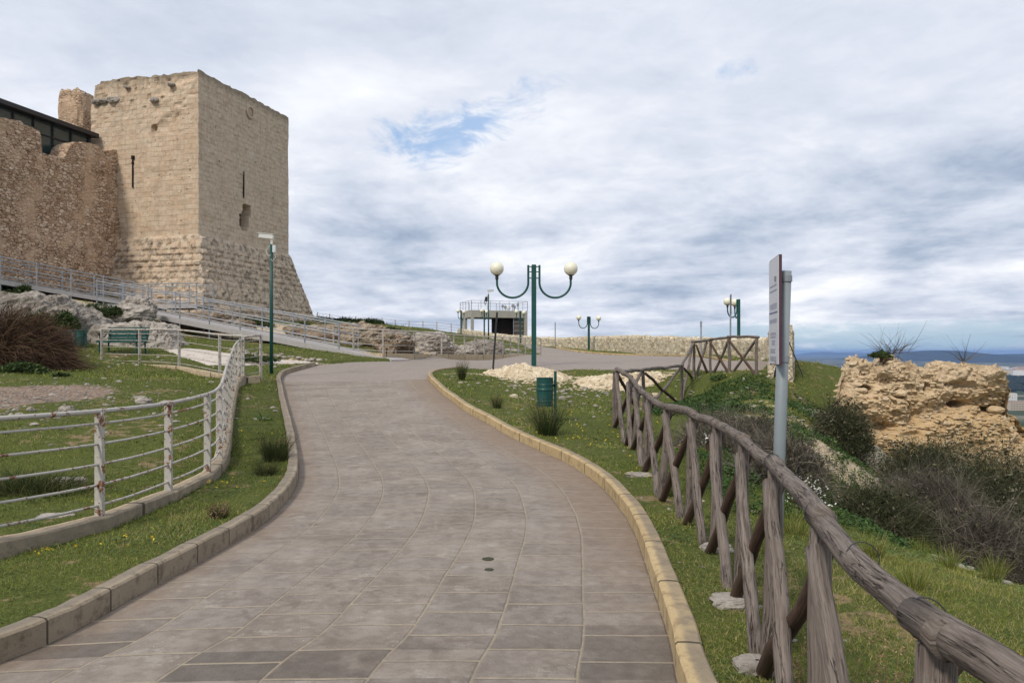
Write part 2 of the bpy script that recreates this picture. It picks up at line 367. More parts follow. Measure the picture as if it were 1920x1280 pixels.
    def build(s, name, mat, parent=None, bevel=0, smooth=False, loc=None):
        Q = np.vstack(s.Q) if s.Q else None; T = np.vstack(s.T) if s.T else None
        o = mk(name, np.vstack(s.V), T, Q, mat, parent, uv=np.vstack(s.U), smooth=smooth, loc=loc)
        if bevel:
            b = o.modifiers.new('bevel', 'BEVEL'); b.width = bevel; b.segments = 2; b.limit_method = 'ANGLE'
        return o
def grid_q(nu, nv, wrap=False):
    i, j = np.meshgrid(np.arange(nu if wrap else nu - 1), np.arange(nv - 1), indexing='ij')
    i2 = (i + 1) % nu
    return np.stack([i * nv + j, i2 * nv + j, i2 * nv + j + 1, i * nv + j + 1], -1).reshape(-1, 4)
def copy_tree(o, loc, rz=None, label=None, scale=None):
    c = o.copy(); C.objects.link(c); c.location = loc
    if rz is not None: c.rotation_euler = (0, 0, rz)
    if scale: c.scale = (scale,) * 3
    if label: c['label'] = label
    for ch in list(o.children):
        q = ch.copy(); C.objects.link(q); q.parent = c
        for g_ in list(ch.children):
            h = g_.copy(); C.objects.link(h); h.parent = q
    return c

# ------------------------------------------------------------------ materials
def m_ground(n, b):
    P = n.geo(); x, y, z = n.sep(P)[0:3]
    grav, pale = n.attr('gravel'), n.attr('pale')
    n1 = n.noise(P, 0.7, 6, 0.6); n2 = n.noise(P, 6, 6, 0.65); n3 = n.noise(P, 38, 4, 0.6)
    green = n.mix(n2, (0.055, 0.070, 0.017), (0.15, 0.165, 0.040))
    green = n.mix(n.mr(n3, .35, .7), n.mix(0.5, green, (0.02, 0.03, 0.008)), green)
    dirt = n.mix(n3, (0.16, 0.105, 0.06), (0.30, 0.22, 0.14))
    f = n.mr(n.m('ADD', n.m('MULTIPLY', n1, 0.6), n.m('MULTIPLY', n2, 0.5)), 0.595, 0.68)
    c = n.mix(f, green, dirt)
    gr = n.vor(P, 26, out='Color'); gd = n.vor(P, 26)
    gcol = n.mix(n.sep(gr)[0], (0.135, 0.09, 0.068), (0.32, 0.245, 0.19))
    c = n.mix(n.mr(n.m('ADD', grav, n.m('MULTIPLY', n.m('SUBTRACT', n2, 0.5), 0.8)), 0.42, 0.58), c, gcol)
    pcol = n.mix(n.noise(P, 9, 6, 0.7), (0.30, 0.22, 0.14), (0.62, 0.53, 0.40))
    pm = n.mr(n.m('ADD', pale, n.m('MULTIPLY', n.m('SUBTRACT', n.noise(P, 2.2, 6, 0.65), 0.5), 1.6)), 0.45, 0.60)
    c = n.mix(pm, c, pcol)
    far = n.mr(n.vm('LENGTH', P), 250, 900)
    fn = n.noise(P, 0.006, 5, 0.6)
    fcol = n.rmp(fn, [(0.35, (0.030, 0.045, 0.022)), (0.5, (0.055, 0.07, 0.035)), (0.58, (0.16, 0.15, 0.11)), (0.7, (0.30, 0.27, 0.22))])
    c = n.mix(far, c, fcol)
    h = n.m('ADD', n.m('MULTIPLY', n3, 0.6), n.m('MULTIPLY', gd, -0.5))
    return c, n.bump(h, 0.9, 0.03)
M_ground = material('ground', m_ground, 0.95, 0.1)

def m_slab(n, b):
    # UV: u = columns across, v = metres along. Brick rows run along the road
    uv = n.uv(); u, v = n.sep(uv)[0:2]
    P = n.geo()
    wob = n.noise(P, 1.6, 2, 0.5, out='Color'); wv = n.vm('SCALE', n.vm('SUBTRACT', wob, (0.5, 0.5, 0.5)), scale=0.05)
    vec = n.vm('ADD', n.comb(v, u, 0.0), wv)
    bk = n.brick(vec, 0.37, 1.0, 0.016, 0.43, smooth=0.5)
    jv = n.m('ABSOLUTE', n.m('SUBTRACT', n.m('FRACT', n.m('ADD', n.sep(vec)[1], 0.5)), 0.5))
    seam = n.mr(n.m('ADD', jv, n.m('MULTIPLY', n.noise(P, 28, 3), 0.02)), 0.018, 0.042, 1.0, 0.0)
    cellv = n.n('ShaderNodeTexWhiteNoise', {'Vector': n.comb(n.m('FLOOR', n.m('DIVIDE', n.sep(vec)[0], 0.37)), n.m('FLOOR', n.sep(vec)[1]))}).outputs[0]
    rnd = n.m('ADD', n.m('MULTIPLY', n.sep(bk[0])[0], 0.5), n.m('MULTIPLY', cellv, 0.3))
    a = n.noise(P, 1.1, 6, 0.62); b2 = n.noise(P, 9, 8, 0.68); c3 = n.noise(P, 70, 4, 0.6)
    base = n.mix(n.mr(a, 0.3, 0.7), (0.180, 0.147, 0.118), (0.295, 0.253, 0.212))
    base = n.mix(n.mr(rnd, 0.1, 0.75, 0.0, 0.5), base, (0.225, 0.200, 0.178))
    base = n.mix(n.mr(cellv, 0.72, 0.95, 0.0, 0.45), base, (0.155, 0.130, 0.110))
    dk = n.mr(rnd, 0.66, 0.72)
    base = n.mix(n.m('MULTIPLY', dk, 0.0), base, (0.1, 0.09, 0.085))
    base = n.mix(n.mr(b2, 0.36, 0.64, 0.0, 1.0), n.mix(0.30, base, (0.12, 0.095, 0.078)), n.mix(0.22, base, (0.36, 0.32, 0.28)))
    base = n.mix(n.mr(n.noise(P, 3.6, 8, 0.75), 0.56, 0.66, 0.0, 0.55), base, (0.37, 0.335, 0.285))
    base = n.mix(n.mr(n.noise(n.vm('ADD', P, (9, 3, 1)), 2.4, 9, 0.78), 0.56, 0.66, 0.0, 0.55), base, (0.125, 0.098, 0.078))
    base = n.mix(n.mr(n.vor(P, 55), 0.0, 0.10, 0.35, 0.0), base, (0.50, 0.46, 0.40))
    # dry dust that gathers towards the right-hand kerb and damp dark slabs in the foreground
    edge = n.m('ADD', n.m('MULTIPLY', n.mr(u, 4.6, 6.6), n.mr(n.sep(P)[1], 4.5, 7.5, 0.55, 1.15)), n.m('MULTIPLY', n.mr(u, 1.1, 0.2), 0.8))
    em = n.mr(n.m('ADD', n.m('MULTIPLY', edge, 0.55), n.m('MULTIPLY', n.noise(P, 2.3, 5, 0.6), 0.6)), 0.45, 0.95)
    base = n.mix(n.m('MULTIPLY', em, 0.72), base, n.mix(b2, (0.17, 0.118, 0.080), (0.265, 0.195, 0.140)))
    base = n.mix(n.m('MULTIPLY', n.mr(n.vor(P, 17), 0.03, 0.075, 1.0, 0.0), n.mr(n.noise(P, 1.5, 3), 0.48, 0.6)), base, (0.55, 0.52, 0.46))
    wet = n.m('MULTIPLY', n.mr(n.sep(P)[1], 4.9, 3.9), n.mr(n.m('ADD', cellv, n.m('MULTIPLY', n.noise(P, 3, 4, 0.6), 0.4)), 0.86, 0.97))
    base = n.mix(n.m('MULTIPLY', wet, 0.62), base, n.mix(b2, (0.050, 0.042, 0.034), (0.115, 0.096, 0.080)))
    mort = n.mix(n.noise(P, 12, 4, 0.7), (0.15, 0.12, 0.09), (0.44, 0.37, 0.275))
    jf = n.m('MAXIMUM', bk[1], n.m('MULTIPLY', seam, n.mr(n.noise(P, 5, 4, 0.7), 0.35, 0.6, 0.45, 0.95)))
    fade = n.mr(n.noise(P, 0.8, 3, 0.5), 0.35, 0.6, 0.6, 1.0)
    base = n.mix(n.m('MULTIPLY', jf, fade), base, mort)
    h = n.m('ADD', n.m('MULTIPLY', jf, -0.8), n.m('ADD', n.m('MULTIPLY', b2, 0.7), n.m('MULTIPLY', c3, 0.35)))
    return base, n.bump(h, 0.8, 0.014)
M_slab = material('paving', m_slab, 0.8, 0.25)
def m_plaza(n, b):
    P = n.geo()
    bk = n.brick(n.vm('ADD', P, n.vm('SCALE', n.noise(P, 0.5, 2, out='Color'), scale=0.5)), 0.9, 0.45, 0.02)
    a = n.noise(P, 0.5, 6, 0.6); f = n.noise(P, 6, 7, 0.65)
    c = n.mix(a, (0.205, 0.170, 0.145), (0.295, 0.252, 0.222))
    c = n.mix(n.m('MULTIPLY', n.sep(bk[0])[0], 0.2), c, (0.20, 0.17, 0.15))
    c = n.mix(n.mr(f, 0.4, 0.7, 0, 0.35), c, (0.34, 0.30, 0.27))
    c = n.mix(n.m('MULTIPLY', bk[1], 0.35), c, (0.33, 0.29, 0.23))
    return c, n.bump(f, 0.4, 0.01)
M_plaza = material('plaza_paving', m_plaza, 0.85, 0.2)
def m_palestone(n, b):
    P = n.geo(); e = n.vor(P, 1.6, 'DISTANCE_TO_EDGE'); a = n.noise(P, 3, 7, 0.65)
    c = n.mix(a, (0.42, 0.36, 0.31), (0.62, 0.56, 0.50)); c = n.mix(n.mr(e, 0.0, 0.03, 0.7, 0), c, (0.25, 0.21, 0.16))
    return c, n.bump(a, 0.5, 0.02)
M_palestone = material('pale_flagstone', m_palestone, 0.9, 0.2)
def kerbmat(name, c1, c2, stain, joint=0.9):
    def f(n, b):
        P = n.geo(); uv = n.uv(); u, v = n.sep(uv)[0:2]
        a = n.noise(P, 4, 7, 0.7); g = n.noise(P, 45, 5, 0.6)
        ir = n.n('ShaderNodeTexWhiteNoise', {'Vector': n.comb(n.m('FLOOR', n.m('DIVIDE', v, joint)), 0.0)}).outputs[0]
        c = n.mix(n.m('ADD', n.m('MULTIPLY', a, 0.6), n.m('MULTIPLY', ir, 0.4)), c1, c2)
        c = n.mix(n.mr(n.noise(P, 7, 6, 0.75), 0.48, 0.66, 0, 0.75), c, stain)
        c = n.mix(n.mr(n.vor(P, 14), 0.0, 0.16, 0.5, 0.0), c, (0.34, 0.31, 0.22))
        c = n.mix(n.mr(g, 0.55, 0.75, 0, 0.4), c, (0.10, 0.085, 0.06))
        tm = n.m('MULTIPLY', n.mr(u, 0.165, 0.20), n.mr(n.noise(P, 3.5, 6, 0.7), 0.28, 0.55, 0.35, 0.95)); c = n.mix(n.m('MULTIPLY', tm, 0.75), c, n.mix(g, (0.12, 0.10, 0.08), (0.25, 0.22, 0.18)))
        jd = n.m('ABSOLUTE', n.m('SUBTRACT', n.m('FRACT', n.m('DIVIDE', v, joint)), 0.5))
        j = n.mr(jd, 0.484, 0.4935); c = n.mix(n.m('MULTIPLY', j, 0.85), c, (0.045, 0.038, 0.028))
        return c, n.bump(n.m('SUBTRACT', n.m('ADD', n.m('MULTIPLY', a, 0.8), n.m('MULTIPLY', g, 0.35)), j), 0.7, 0.015)
    return material(name, f, 0.9, 0.15)
M_kerbL = kerbmat('grey_kerb_stone', (0.20, 0.160, 0.112), (0.37, 0.31, 0.23), (0.11, 0.085, 0.062), 0.52)
M_kerbR = kerbmat('yellow_kerb_stone', (0.36, 0.26, 0.135), (0.54, 0.42, 0.24), (0.24, 0.17, 0.095), 1.0)
M_wallbase = kerbmat('plinth_concrete', (0.36, 0.28, 0.18), (0.56, 0.46, 0.32), (0.24, 0.18, 0.11), 2.2)

def m_ashlar(n, b):
    uv = n.uv(); P = n.geo(); u, v = n.sep(uv)[0:2]
    tint = n.attr('warm'); bat = n.attr('batter')
    vec = n.vm('ADD', uv, n.vm('SCALE', n.vm('SUBTRACT', n.noise(P, 1.3, 5, 0.7, out='Color'), (.5, .5, .5)), scale=0.16))
    bk = n.brick(vec, 0.52, 0.29, 0.014, 0.5, smooth=0.3)
    a = n.noise(P, 0.45, 6, 0.62); f = n.noise(P, 5, 8, 0.7); g = n.noise(P, 22, 5, 0.65)
    warm = n.mix(a, (0.48, 0.335, 0.22), (0.64, 0.51, 0.375)); cool = n.mix(a, (0.49, 0.38, 0.275), (0.68, 0.56, 0.43))
    c = n.mix(tint, cool, warm)
    c = n.mix(n.m('MULTIPLY', n.sep(bk[0])[0], 0.8), c, n.mix(tint, (0.56, 0.465, 0.355), (0.60, 0.49, 0.365)))
    c = n.mix(n.mr(f, 0.42, 0.72, 0, 0.45), c, (0.28, 0.20, 0.13))
    c = n.mix(n.m('MULTIPLY', bk[1], n.mr(n.noise(P, 1.3, 5, 0.65), 0.45, 0.68, 0.0, 0.5)), c, (0.12, 0.085, 0.055))
    wn_ = n.n('ShaderNodeTexWhiteNoise', {'Vector': n.comb(n.m('FLOOR', n.m('DIVIDE', n.m('ADD', n.sep(vec)[0], n.m('MULTIPLY', n.m('FLOOR', n.m('DIVIDE', n.sep(vec)[1], 0.29)), 0.26)), 0.52)), n.m('FLOOR', n.m('DIVIDE', n.sep(vec)[1], 0.29)))}).outputs[0]
    c = n.mix(n.mr(wn_, 0.78, 0.98, 0, 0.26), c, (0.32, 0.22, 0.15)); c = n.mix(n.mr(wn_, 0.22, 0.02, 0, 0.25), c, (0.62, 0.54, 0.43))
    # pits and grey weathering streaks
    pit = n.mr(n.vor(n.vm('ADD', P, n.vm('SCALE', n.noise(P, 6, 3, out='Color'), scale=0.25)), 3.0), 0.05, 0.17, 1.0, 0.0)
    pit = n.m('MULTIPLY', pit, n.mr(n.noise(P, 0.8, 3), 0.42, 0.6))
    c = n.mix(n.m('MULTIPLY', pit, 0.7), c, (0.10, 0.065, 0.04))
    st = n.noise(n.vm('MULTIPLY', P, (1.6, 1.6, 0.22)), 1.0, 6, 0.7)
    c = n.mix(n.mr(st, 0.50, 0.74, 0, 0.5), c, (0.29, 0.25, 0.205))
    lich = n.m('MULTIPLY', bat, n.mr(n.noise(P, 2.6, 7, 0.72), 0.45, 0.62, 0, 0.8))
    c = n.mix(lich, c, (0.165, 0.14, 0.11))
    c = n.mix(n.m('MULTIPLY', n.mr(n.m('ADD', v, n.m('MULTIPLY', f, 0.9)), 17.7, 18.3), 0.6), c, (0.15, 0.125, 0.09))
    h = n.m('ADD', n.m('MULTIPLY', bk[1], -0.4), n.m('ADD', n.m('MULTIPLY', f, 0.8), n.m('ADD', n.m('MULTIPLY', g, 0.4), n.m('MULTIPLY', pit, -1.4))))
    return c, n.bump(h, 0.8, 0.06)
M_ashlar = material('weathered_ashlar', m_ashlar, 0.95, 0.1)
def rubble(name, cols, scale, joint=(0.09, 0.06, 0.035), jw=0.07, flat=(1, 1, 1.5), bd=0.05, plaster=0.0):
    def f(n, b):
        P = n.vm('MULTIPLY', n.geo(), flat); Pw = n.vm('ADD', P, n.vm('SCALE', n.noise(P, scale * 0.8, 3, out='Color'), scale=0.35 / scale))
        e = n.vor(Pw, scale, 'DISTANCE_TO_EDGE'); idc = n.sep(n.vor(Pw, scale, out='Color'))[0]; a = n.noise(n.geo(), 0.5, 5, 0.6); f2 = n.noise(n.geo(), 9, 7, 0.7)
        c = n.rmp(n.m('ADD', n.m('MULTIPLY', idc, 0.55), n.m('MULTIPLY', a, 0.45)), [(0.2, cols[0]), (0.5, cols[1]), (0.8, cols[2])])
        c = n.mix(n.mr(f2, 0.4, 0.75, 0, 0.5), c, tuple(x * 0.5 for x in cols[0]))
        j = n.mr(e, 0.0, jw, 1, 0)
        if plaster:
            pm = n.mr(n.noise(n.geo(), 0.6, 6, 0.6), 0.5, 0.58, 0, plaster); j = n.m('MULTIPLY', j, n.m('SUBTRACT', 1.0, pm)); c = n.mix(pm, c, cols[1])
        c = n.mix(n.m('MULTIPLY', j, 0.85), c, joint)
        return c, n.bump(n.m('ADD', n.m('MULTIPLY', j, -1.0), n.m('MULTIPLY', f2, 0.5)), 0.9, bd)
    return material(name, f, 0.95, 0.1)
M_rubble = rubble('rubble_masonry', [(0.36, 0.235, 0.15), (0.53, 0.375, 0.255), (0.68, 0.54, 0.41)], 4.0, plaster=0.65, jw=0.075, joint=(0.14, 0.088, 0.055), flat=(1, 1, 1.9))
M_drystone = rubble('dry_stone', [(0.44, 0.36, 0.25), (0.60, 0.52, 0.38), (0.74, 0.67, 0.53)], 4.4, joint=(0.30, 0.22, 0.14), jw=0.05, bd=0.04, flat=(1, .6, 2.2))
def rockmat(name, c1, c2, dark, sc_=1.0, moss=0.0):
    def f(n, b):
        P = n.geo(); a = n.noise(P, 1.4 * sc_, 8, 0.68); f2 = n.noise(P, 8 * sc_, 8, 0.72)
        c = n.mix(n.mr(a, 0.3, 0.7), c1, c2); c = n.mix(n.mr(f2, 0.48, 0.66, 0, 0.7), c, dark)
        pit = n.mr(n.vor(P, 5 * sc_), 0.06, 0.2, 1, 0); c = n.mix(n.m('MULTIPLY', pit, 0.7), c, tuple(x * 0.5 for x in dark))
        if moss:
            c = n.mix(n.mr(n.noise(P, 1.1 * sc_, 5, 0.65), 0.56, 0.64, 0, moss), c, (0.06, 0.07, 0.02))
        return c, n.bump(n.m('ADD', f2, n.m('ADD', n.m('MULTIPLY', a, 1.0), n.m('MULTIPLY', pit, -0.8))), 0.9, 0.07 / sc_)
    return material(name, f, 0.95, 0.1)
M_rockgrey = rockmat('grey_limestone', (0.19, 0.165, 0.14), (0.38, 0.345, 0.30), (0.10, 0.080, 0.062))
M_rockwhite = rockmat('pale_limestone', (0.28, 0.25, 0.215), (0.50, 0.455, 0.40), (0.14, 0.115, 0.09))
M_rockbank = rockmat('brown_bank', (0.16, 0.11, 0.075), (0.40, 0.33, 0.25), (0.09, 0.06, 0.04), 1.2, 0.5)
M_rockcream = rockmat('cream_limestone', (0.48, 0.385, 0.25), (0.72, 0.63, 0.48), (0.34, 0.25, 0.15), 2.0)
def m_ruin(n, b):
    P = n.geo(); z = n.sep(P)[2]; a = n.noise(P, 0.9, 6, 0.65); f2 = n.noise(P, 10, 7, 0.7); idv = n.attr('c')
    c = n.mix(n.mr(n.m('ADD', z, n.m('MULTIPLY', a, 1.4)), 0.6, 2.0), (0.50, 0.36, 0.20), (0.57, 0.45, 0.305))
    c = n.mix(n.m('MULTIPLY', idv, 0.8), c, (0.64, 0.525, 0.37))
    c = n.mix(n.mr(f2, 0.45, 0.7, 0, 0.55), c, (0.26, 0.165, 0.085))
    return c, n.bump(n.m('ADD', f2, n.m('MULTIPLY', n.vor(P, 16), 0.6)), 0.8, 0.03)
M_ruinstone = rockmat('ochre_stone', (0.46, 0.345, 0.20), (0.62, 0.51, 0.36), (0.34, 0.24, 0.14), 2.0)
M_ruin = material('crumbling_conglomerate', m_ruin, 0.95, 0.1)
def m_wood(n, b):
    uv = n.uv(); P = n.geo()
    g = n.vm('MULTIPLY', uv, (95.0, 4.0, 1.0)); g = n.vm('ADD', g, n.vm('SCALE', n.noise(P, 4, 3, out='Color'), scale=2.0))
    a = n.noise(g, 1.0, 7, 0.7); k = n.noise(n.vm('MULTIPLY', uv, (26.0, 1.6, 1.0)), 1.0, 6, 0.6, 0.5); t = n.noise(P, 1.3, 4, 0.6)
    info = n.n('ShaderNodeObjectInfo').outputs['Random']
    c = n.mix(n.mr(a, 0.3, 0.7), (0.052, 0.040, 0.034), (0.250, 0.212, 0.185))
    c = n.mix(n.mr(t, 0.35, 0.7, 0.0, 0.45), c, (0.17, 0.143, 0.122)); c = n.mix(n.m('MULTIPLY', info, 0.22), c, (0.14, 0.108, 0.085))
    crack = n.mr(n.m('ABSOLUTE', n.m('SUBTRACT', k, 0.5)), 0.0, 0.014, 1.0, 0.0)
    crack = n.m('MULTIPLY', crack, n.mr(n.noise(P, 5, 3), 0.42, 0.55))
    c = n.mix(n.m('MULTIPLY', crack, 0.8), c, (0.022, 0.016, 0.013))
    return c, n.bump(n.m('SUBTRACT', n.m('MULTIPLY', a, 0.6), n.m('MULTIPLY', crack, 1.0)), 0.9, 0.008)
M_wood = material('weathered_log', m_wood, 0.9, 0.15)
def m_woodd(n, b):
    uv = n.uv(); P = n.geo(); a = n.noise(n.vm('MULTIPLY', uv, (36.0, 1.5, 1.0)), 1.0, 7, 0.7, 1.0)
    c = n.mix(n.mr(a, 0.3, 0.72), (0.035, 0.022, 0.016), (0.125, 0.080, 0.058)); return c, n.bump(a, 0.8, 0.006)
M_wooddark = material('dark_log', m_woodd, 0.85, 0.2)
def m_rustwhite(n, b):
    P = n.geo(); a = n.noise(P, 17, 6, 0.7); v2 = n.noise(P, 3.0, 4, 0.6)
    m1 = n.mr(n.m('ADD', n.m('MULTIPLY', a, 0.85), n.m('MULTIPLY', v2, 0.30)), 0.63, 0.67)
    c = n.mix(n.noise(P, 24, 4), (0.33, 0.305, 0.27), (0.50, 0.475, 0.43)); r = n.mix(n.noise(P, 30, 4), (0.12, 0.045, 0.02), (0.27, 0.12, 0.055))
    return n.mix(m1, c, r), n.bump(m1, 0.4, 0.003)
M_rustwhite = material('rusty_white_paint', m_rustwhite, 0.6, 0.35)
def m_galv(n, b):
    P = n.geo(); a = n.noise(P, 8, 6, 0.65); return n.mix(a, (0.20, 0.215, 0.235), (0.37, 0.39, 0.42)), None
M_galv = material('galvanised_steel', m_galv, 0.5, 0.5, 0.35)
M_deck = material('ramp_deck', lambda n, b: (n.mix(n.noise(n.geo(), 4, 6, 0.7), (0.27, 0.25, 0.24), (0.46, 0.44, 0.43)), None), 0.8, 0.3)
def paint(name, c, rough=0.45, var=0.35, metal=0.0):
    def f(n, b):
        P = n.geo(); a = n.noise(P, 6, 6, 0.7); q = n.noise(P, 1.5, 3)
        col = n.mix(n.mr(a, 0.35, 0.75, 0, var), c, tuple(min(1, x * 1.5 + 0.02) for x in c)); col = n.mix(n.mr(q, 0.4, 0.7, 0, var), col, tuple(x * 0.6 for x in c))
        return col, n.bump(a, 0.15, 0.003)
    return material(name, f, rough, 0.4, metal)
M_green = paint('green_paint', (0.004, 0.058, 0.046)); M_teal = paint('teal_paint', (0.004, 0.054, 0.046))
M_dark = paint('dark_metal', (0.022, 0.022, 0.024)); M_greypole = paint('grey_pole_paint', (0.205, 0.235, 0.25), 0.5, 0.25)
M_signface = paint('sign_face', (0.52, 0.53, 0.57), 0.4, 0.1); M_signedge = paint('maroon_edge', (0.065, 0.028, 0.040), 0.5)
M_ink = paint('sign_ink', (0.25, 0.26, 0.33), 0.5, 0.1); M_inkblue = paint('sign_blue_ink', (0.05, 0.06, 0.22), 0.5, 0.1)
M_moss = paint('mossy_metal', (0.040, 0.042, 0.022), 0.95)
M_white = paint('off_white_plastic', (0.60, 0.60, 0.56), 0.4, 0.15); M_box = paint('light_box', (0.56, 0.60, 0.60), 0.5, 0.15)
def m_globe(n, b):
    b.inputs['Subsurface Weight'].default_value = 0.25; b.inputs['Subsurface Radius'].default_value = (0.1, 0.1, 0.08)
    return n.mix(n.noise(n.obj(), 5, 4), (0.66, 0.63, 0.48), (0.80, 0.78, 0.64)), None
M_globe = material('lamp_globe', m_globe, 0.2, 0.5)
M_lamp_in = paint('lamp_louver', (0.50, 0.47, 0.36), 0.3, 0.1)
M_concrete = material('raw_concrete', lambda n, b: (n.mix(n.noise(n.geo(), 1.6, 7, 0.65), (0.25, 0.235, 0.20), (0.40, 0.385, 0.34)), None), 0.9, 0.2)
M_brownboard = material('brown_boards', lambda n, b: (n.mix(n.mr(n.noise(n.vm('MULTIPLY', n.geo(), (0.4, 0.4, 6)), 1.2, 4), 0.4, 0.6), (0.05, 0.036, 0.030), (0.13, 0.10, 0.085)), None), 0.8, 0.2)
M_glass = material('dark_glass', lambda n, b: (n.mix(n.noise(n.geo(), 0.8, 3), (0.018, 0.032, 0.032), (0.05, 0.08, 0.08)), None), 0.12, 0.6)
M_black = material('painted_void_shade', lambda n, b: (n.mix(n.noise(n.geo(), 3, 3), (0.012, 0.009, 0.007), (0.03, 0.022, 0.016)), None), 0.9, 0.1)  # near-black colour that paints the shade inside openings and rooms
def leaf(name, stops, rough=0.7, trans=0.0):
    def f(n, b):
        return n.rmp(n.attr('c'), stops), None
    return material(name, f, rough, 0.15)
M_grass = leaf('grass_blades', [(0.0, (0.050, 0.075, 0.012)), (0.45, (0.130, 0.165, 0.026)), (0.75, (0.22, 0.24, 0.050)), (0.88, (0.30, 0.26, 0.10)), (1.0, (0.40, 0.32, 0.17))])
M_weed = leaf('weed_leaves', [(0.0, (0.026, 0.055, 0.016)), (0.6, (0.065, 0.115, 0.030)), (1.0, (0.13, 0.17, 0.055))])
M_rush = leaf('rush_stems', [(0.0, (0.018, 0.032, 0.010)), (0.6, (0.045, 0.068, 0.018)), (1.0, (0.18, 0.12, 0.06))])
M_brownbush = leaf('brown_twigs', [(0.0, (0.030, 0.018, 0.012)), (0.5, (0.095, 0.055, 0.034)), (0.85, (0.17, 0.105, 0.065)), (1.0, (0.08, 0.09, 0.03))])
M_greybush = leaf('grey_twigs', [(0.0, (0.030, 0.026, 0.019)), (0.4, (0.085, 0.074, 0.056)), (0.8, (0.175, 0.15, 0.12)), (1.0, (0.30, 0.26, 0.215))])
M_olivebush = leaf('olive_twigs', [(0.0, (0.016, 0.020, 0.009)), (0.45, (0.044, 0.052, 0.022)), (0.8, (0.098, 0.096, 0.050)), (1.0, (0.19, 0.16, 0.12))])
M_greenbush = leaf('green_leaves', [(0.0, (0.014, 0.028, 0.008)), (0.6, (0.04, 0.07, 0.018)), (1.0, (0.09, 0.11, 0.035))])
M_dry = leaf('dry_stalks', [(0.0, (0.12, 0.07, 0.045)), (0.5, (0.22, 0.12, 0.08)), (1.0, (0.36, 0.24, 0.16))])
M_yellow = leaf('yellow_petals', [(0.0, (0.55, 0.36, 0.01)), (1.0, (0.75, 0.60, 0.05))]); M_petal = leaf('white_petals', [(0.0, (0.5, 0.48, 0.44)), (1.0, (0.8, 0.78, 0.75))])
#--PART2--
# ================================================================== GROUND
def axis(lo, hi, d0, g, far):
    a = list(np.arange(lo, hi + 1e-6, d0)); s = d0; p = hi
    while p < far: s *= g; p += s; a.append(p)
    s = d0; p = lo; b = []
    while p > -far: s *= g; p -= s; b.append(p)
    return np.array(b[::-1] + a)
gx = axis(-6.5, 5.5, 0.085, 1.045, 40000)
ya = [2.2]
while ya[-1] < 40000: ya.append(ya[-1] + max(0.075, 0.0085 * ya[-1]) if ya[-1] < 100 else ya[-1] * 1.04)
gy = np.array([-30000, -8000, -2000, -600, -200, -90, -50, -30, -20, -14, -10, -7, -5, -4, -3, -2, -1.3, -0.6, 0, .4, .8, 1.1, 1.4, 1.6, 1.8, 2.0] + ya)
GX, GY = np.meshgrid(gx, gy, indexing='ij')
GZ = GT(GX, GY)
xr, yr = GX.ravel(), GY.ravel()
def spot(cx, cy, rx, ry, p=1.0):
    return np.exp(-(((xr - cx) / rx) ** 2 + ((yr - cy) / ry) ** 2) ** p)
gravel = spot(-10.4, 15.6, 2.5, 2.1, 2) + spot(-12.5, 13.6, 2.6, 2.2, 2)
pale = 0.85 * spot(8.2, 16.3, 1.6, 2.6, 1.5) + 0.6 * spot(6, 13.5, 2.0, 2.0) + 0.45 * spot(3.6, 11.2, 1.0, 1.5) + 0.7 * spot(5.8, 7.4, 1.5, 0.9) + 0.45 * spot(4.6, 16, 1.5, 2.5) \
    + 0.55 * spot(-8.4, 28.5, 2.6, 0.9, 2) + 0.5 * spot(1.5, 24.5, 6, 1.0, 2) + 0.42 * spot(-4, 39.5, 9, 3.0, 2) + 0.3 * spot(-2, 55, 20, 6, 2) + 0.35 * spot(-13, 25, 3.5, 1.5) + 0.3 * spot(6, 20, 3, 2) + 0.62 * spot(-14, 41, 14, 6, 3)
mk('ground', np.c_[xr, yr, GZ.ravel()], Q=grid_q(len(gx), len(gy)), mat=M_ground, smooth=True, col={'gravel': gravel, 'pale': pale})['kind'] = 'structure'

# ================================================================== ROAD + PLAZA
def arc(P):
    return np.r_[0, np.cumsum(np.linalg.norm(np.diff(P, axis=0), axis=1))]
def resample(P, m):
    s = arc(P); t = np.linspace(0, s[-1], m); return np.c_[np.interp(t, s, P[:, 0]), np.interp(t, s, P[:, 1])]
m_ = 240; A_ = resample(Lc, m_); B_ = resample(Rc, m_); nu = 31
tt = np.linspace(-0.012, 1.012, nu)
RP = A_[:, None, :] * (1 - tt)[None, :, None] + B_[:, None, :] * tt[None, :, None]
mid_s = arc((A_ + B_) / 2)
rx_, ry_ = RP[..., 0].ravel(), RP[..., 1].ravel()
rz_ = G(rx_, ry_) + fbm(rx_ * 1.2, ry_ * 1.2, o=3, seed=2) * 0.006
UVr = np.stack([np.broadcast_to(tt[None, :] * 7, (m_, nu)), np.broadcast_to(mid_s[:, None], (m_, nu))], -1).reshape(-1, 2)
mk('road', np.c_[rx_, ry_, rz_], Q=grid_q(m_, nu)[:, ::-1], mat=M_slab, uv=UVr, smooth=True)['kind'] = 'structure'
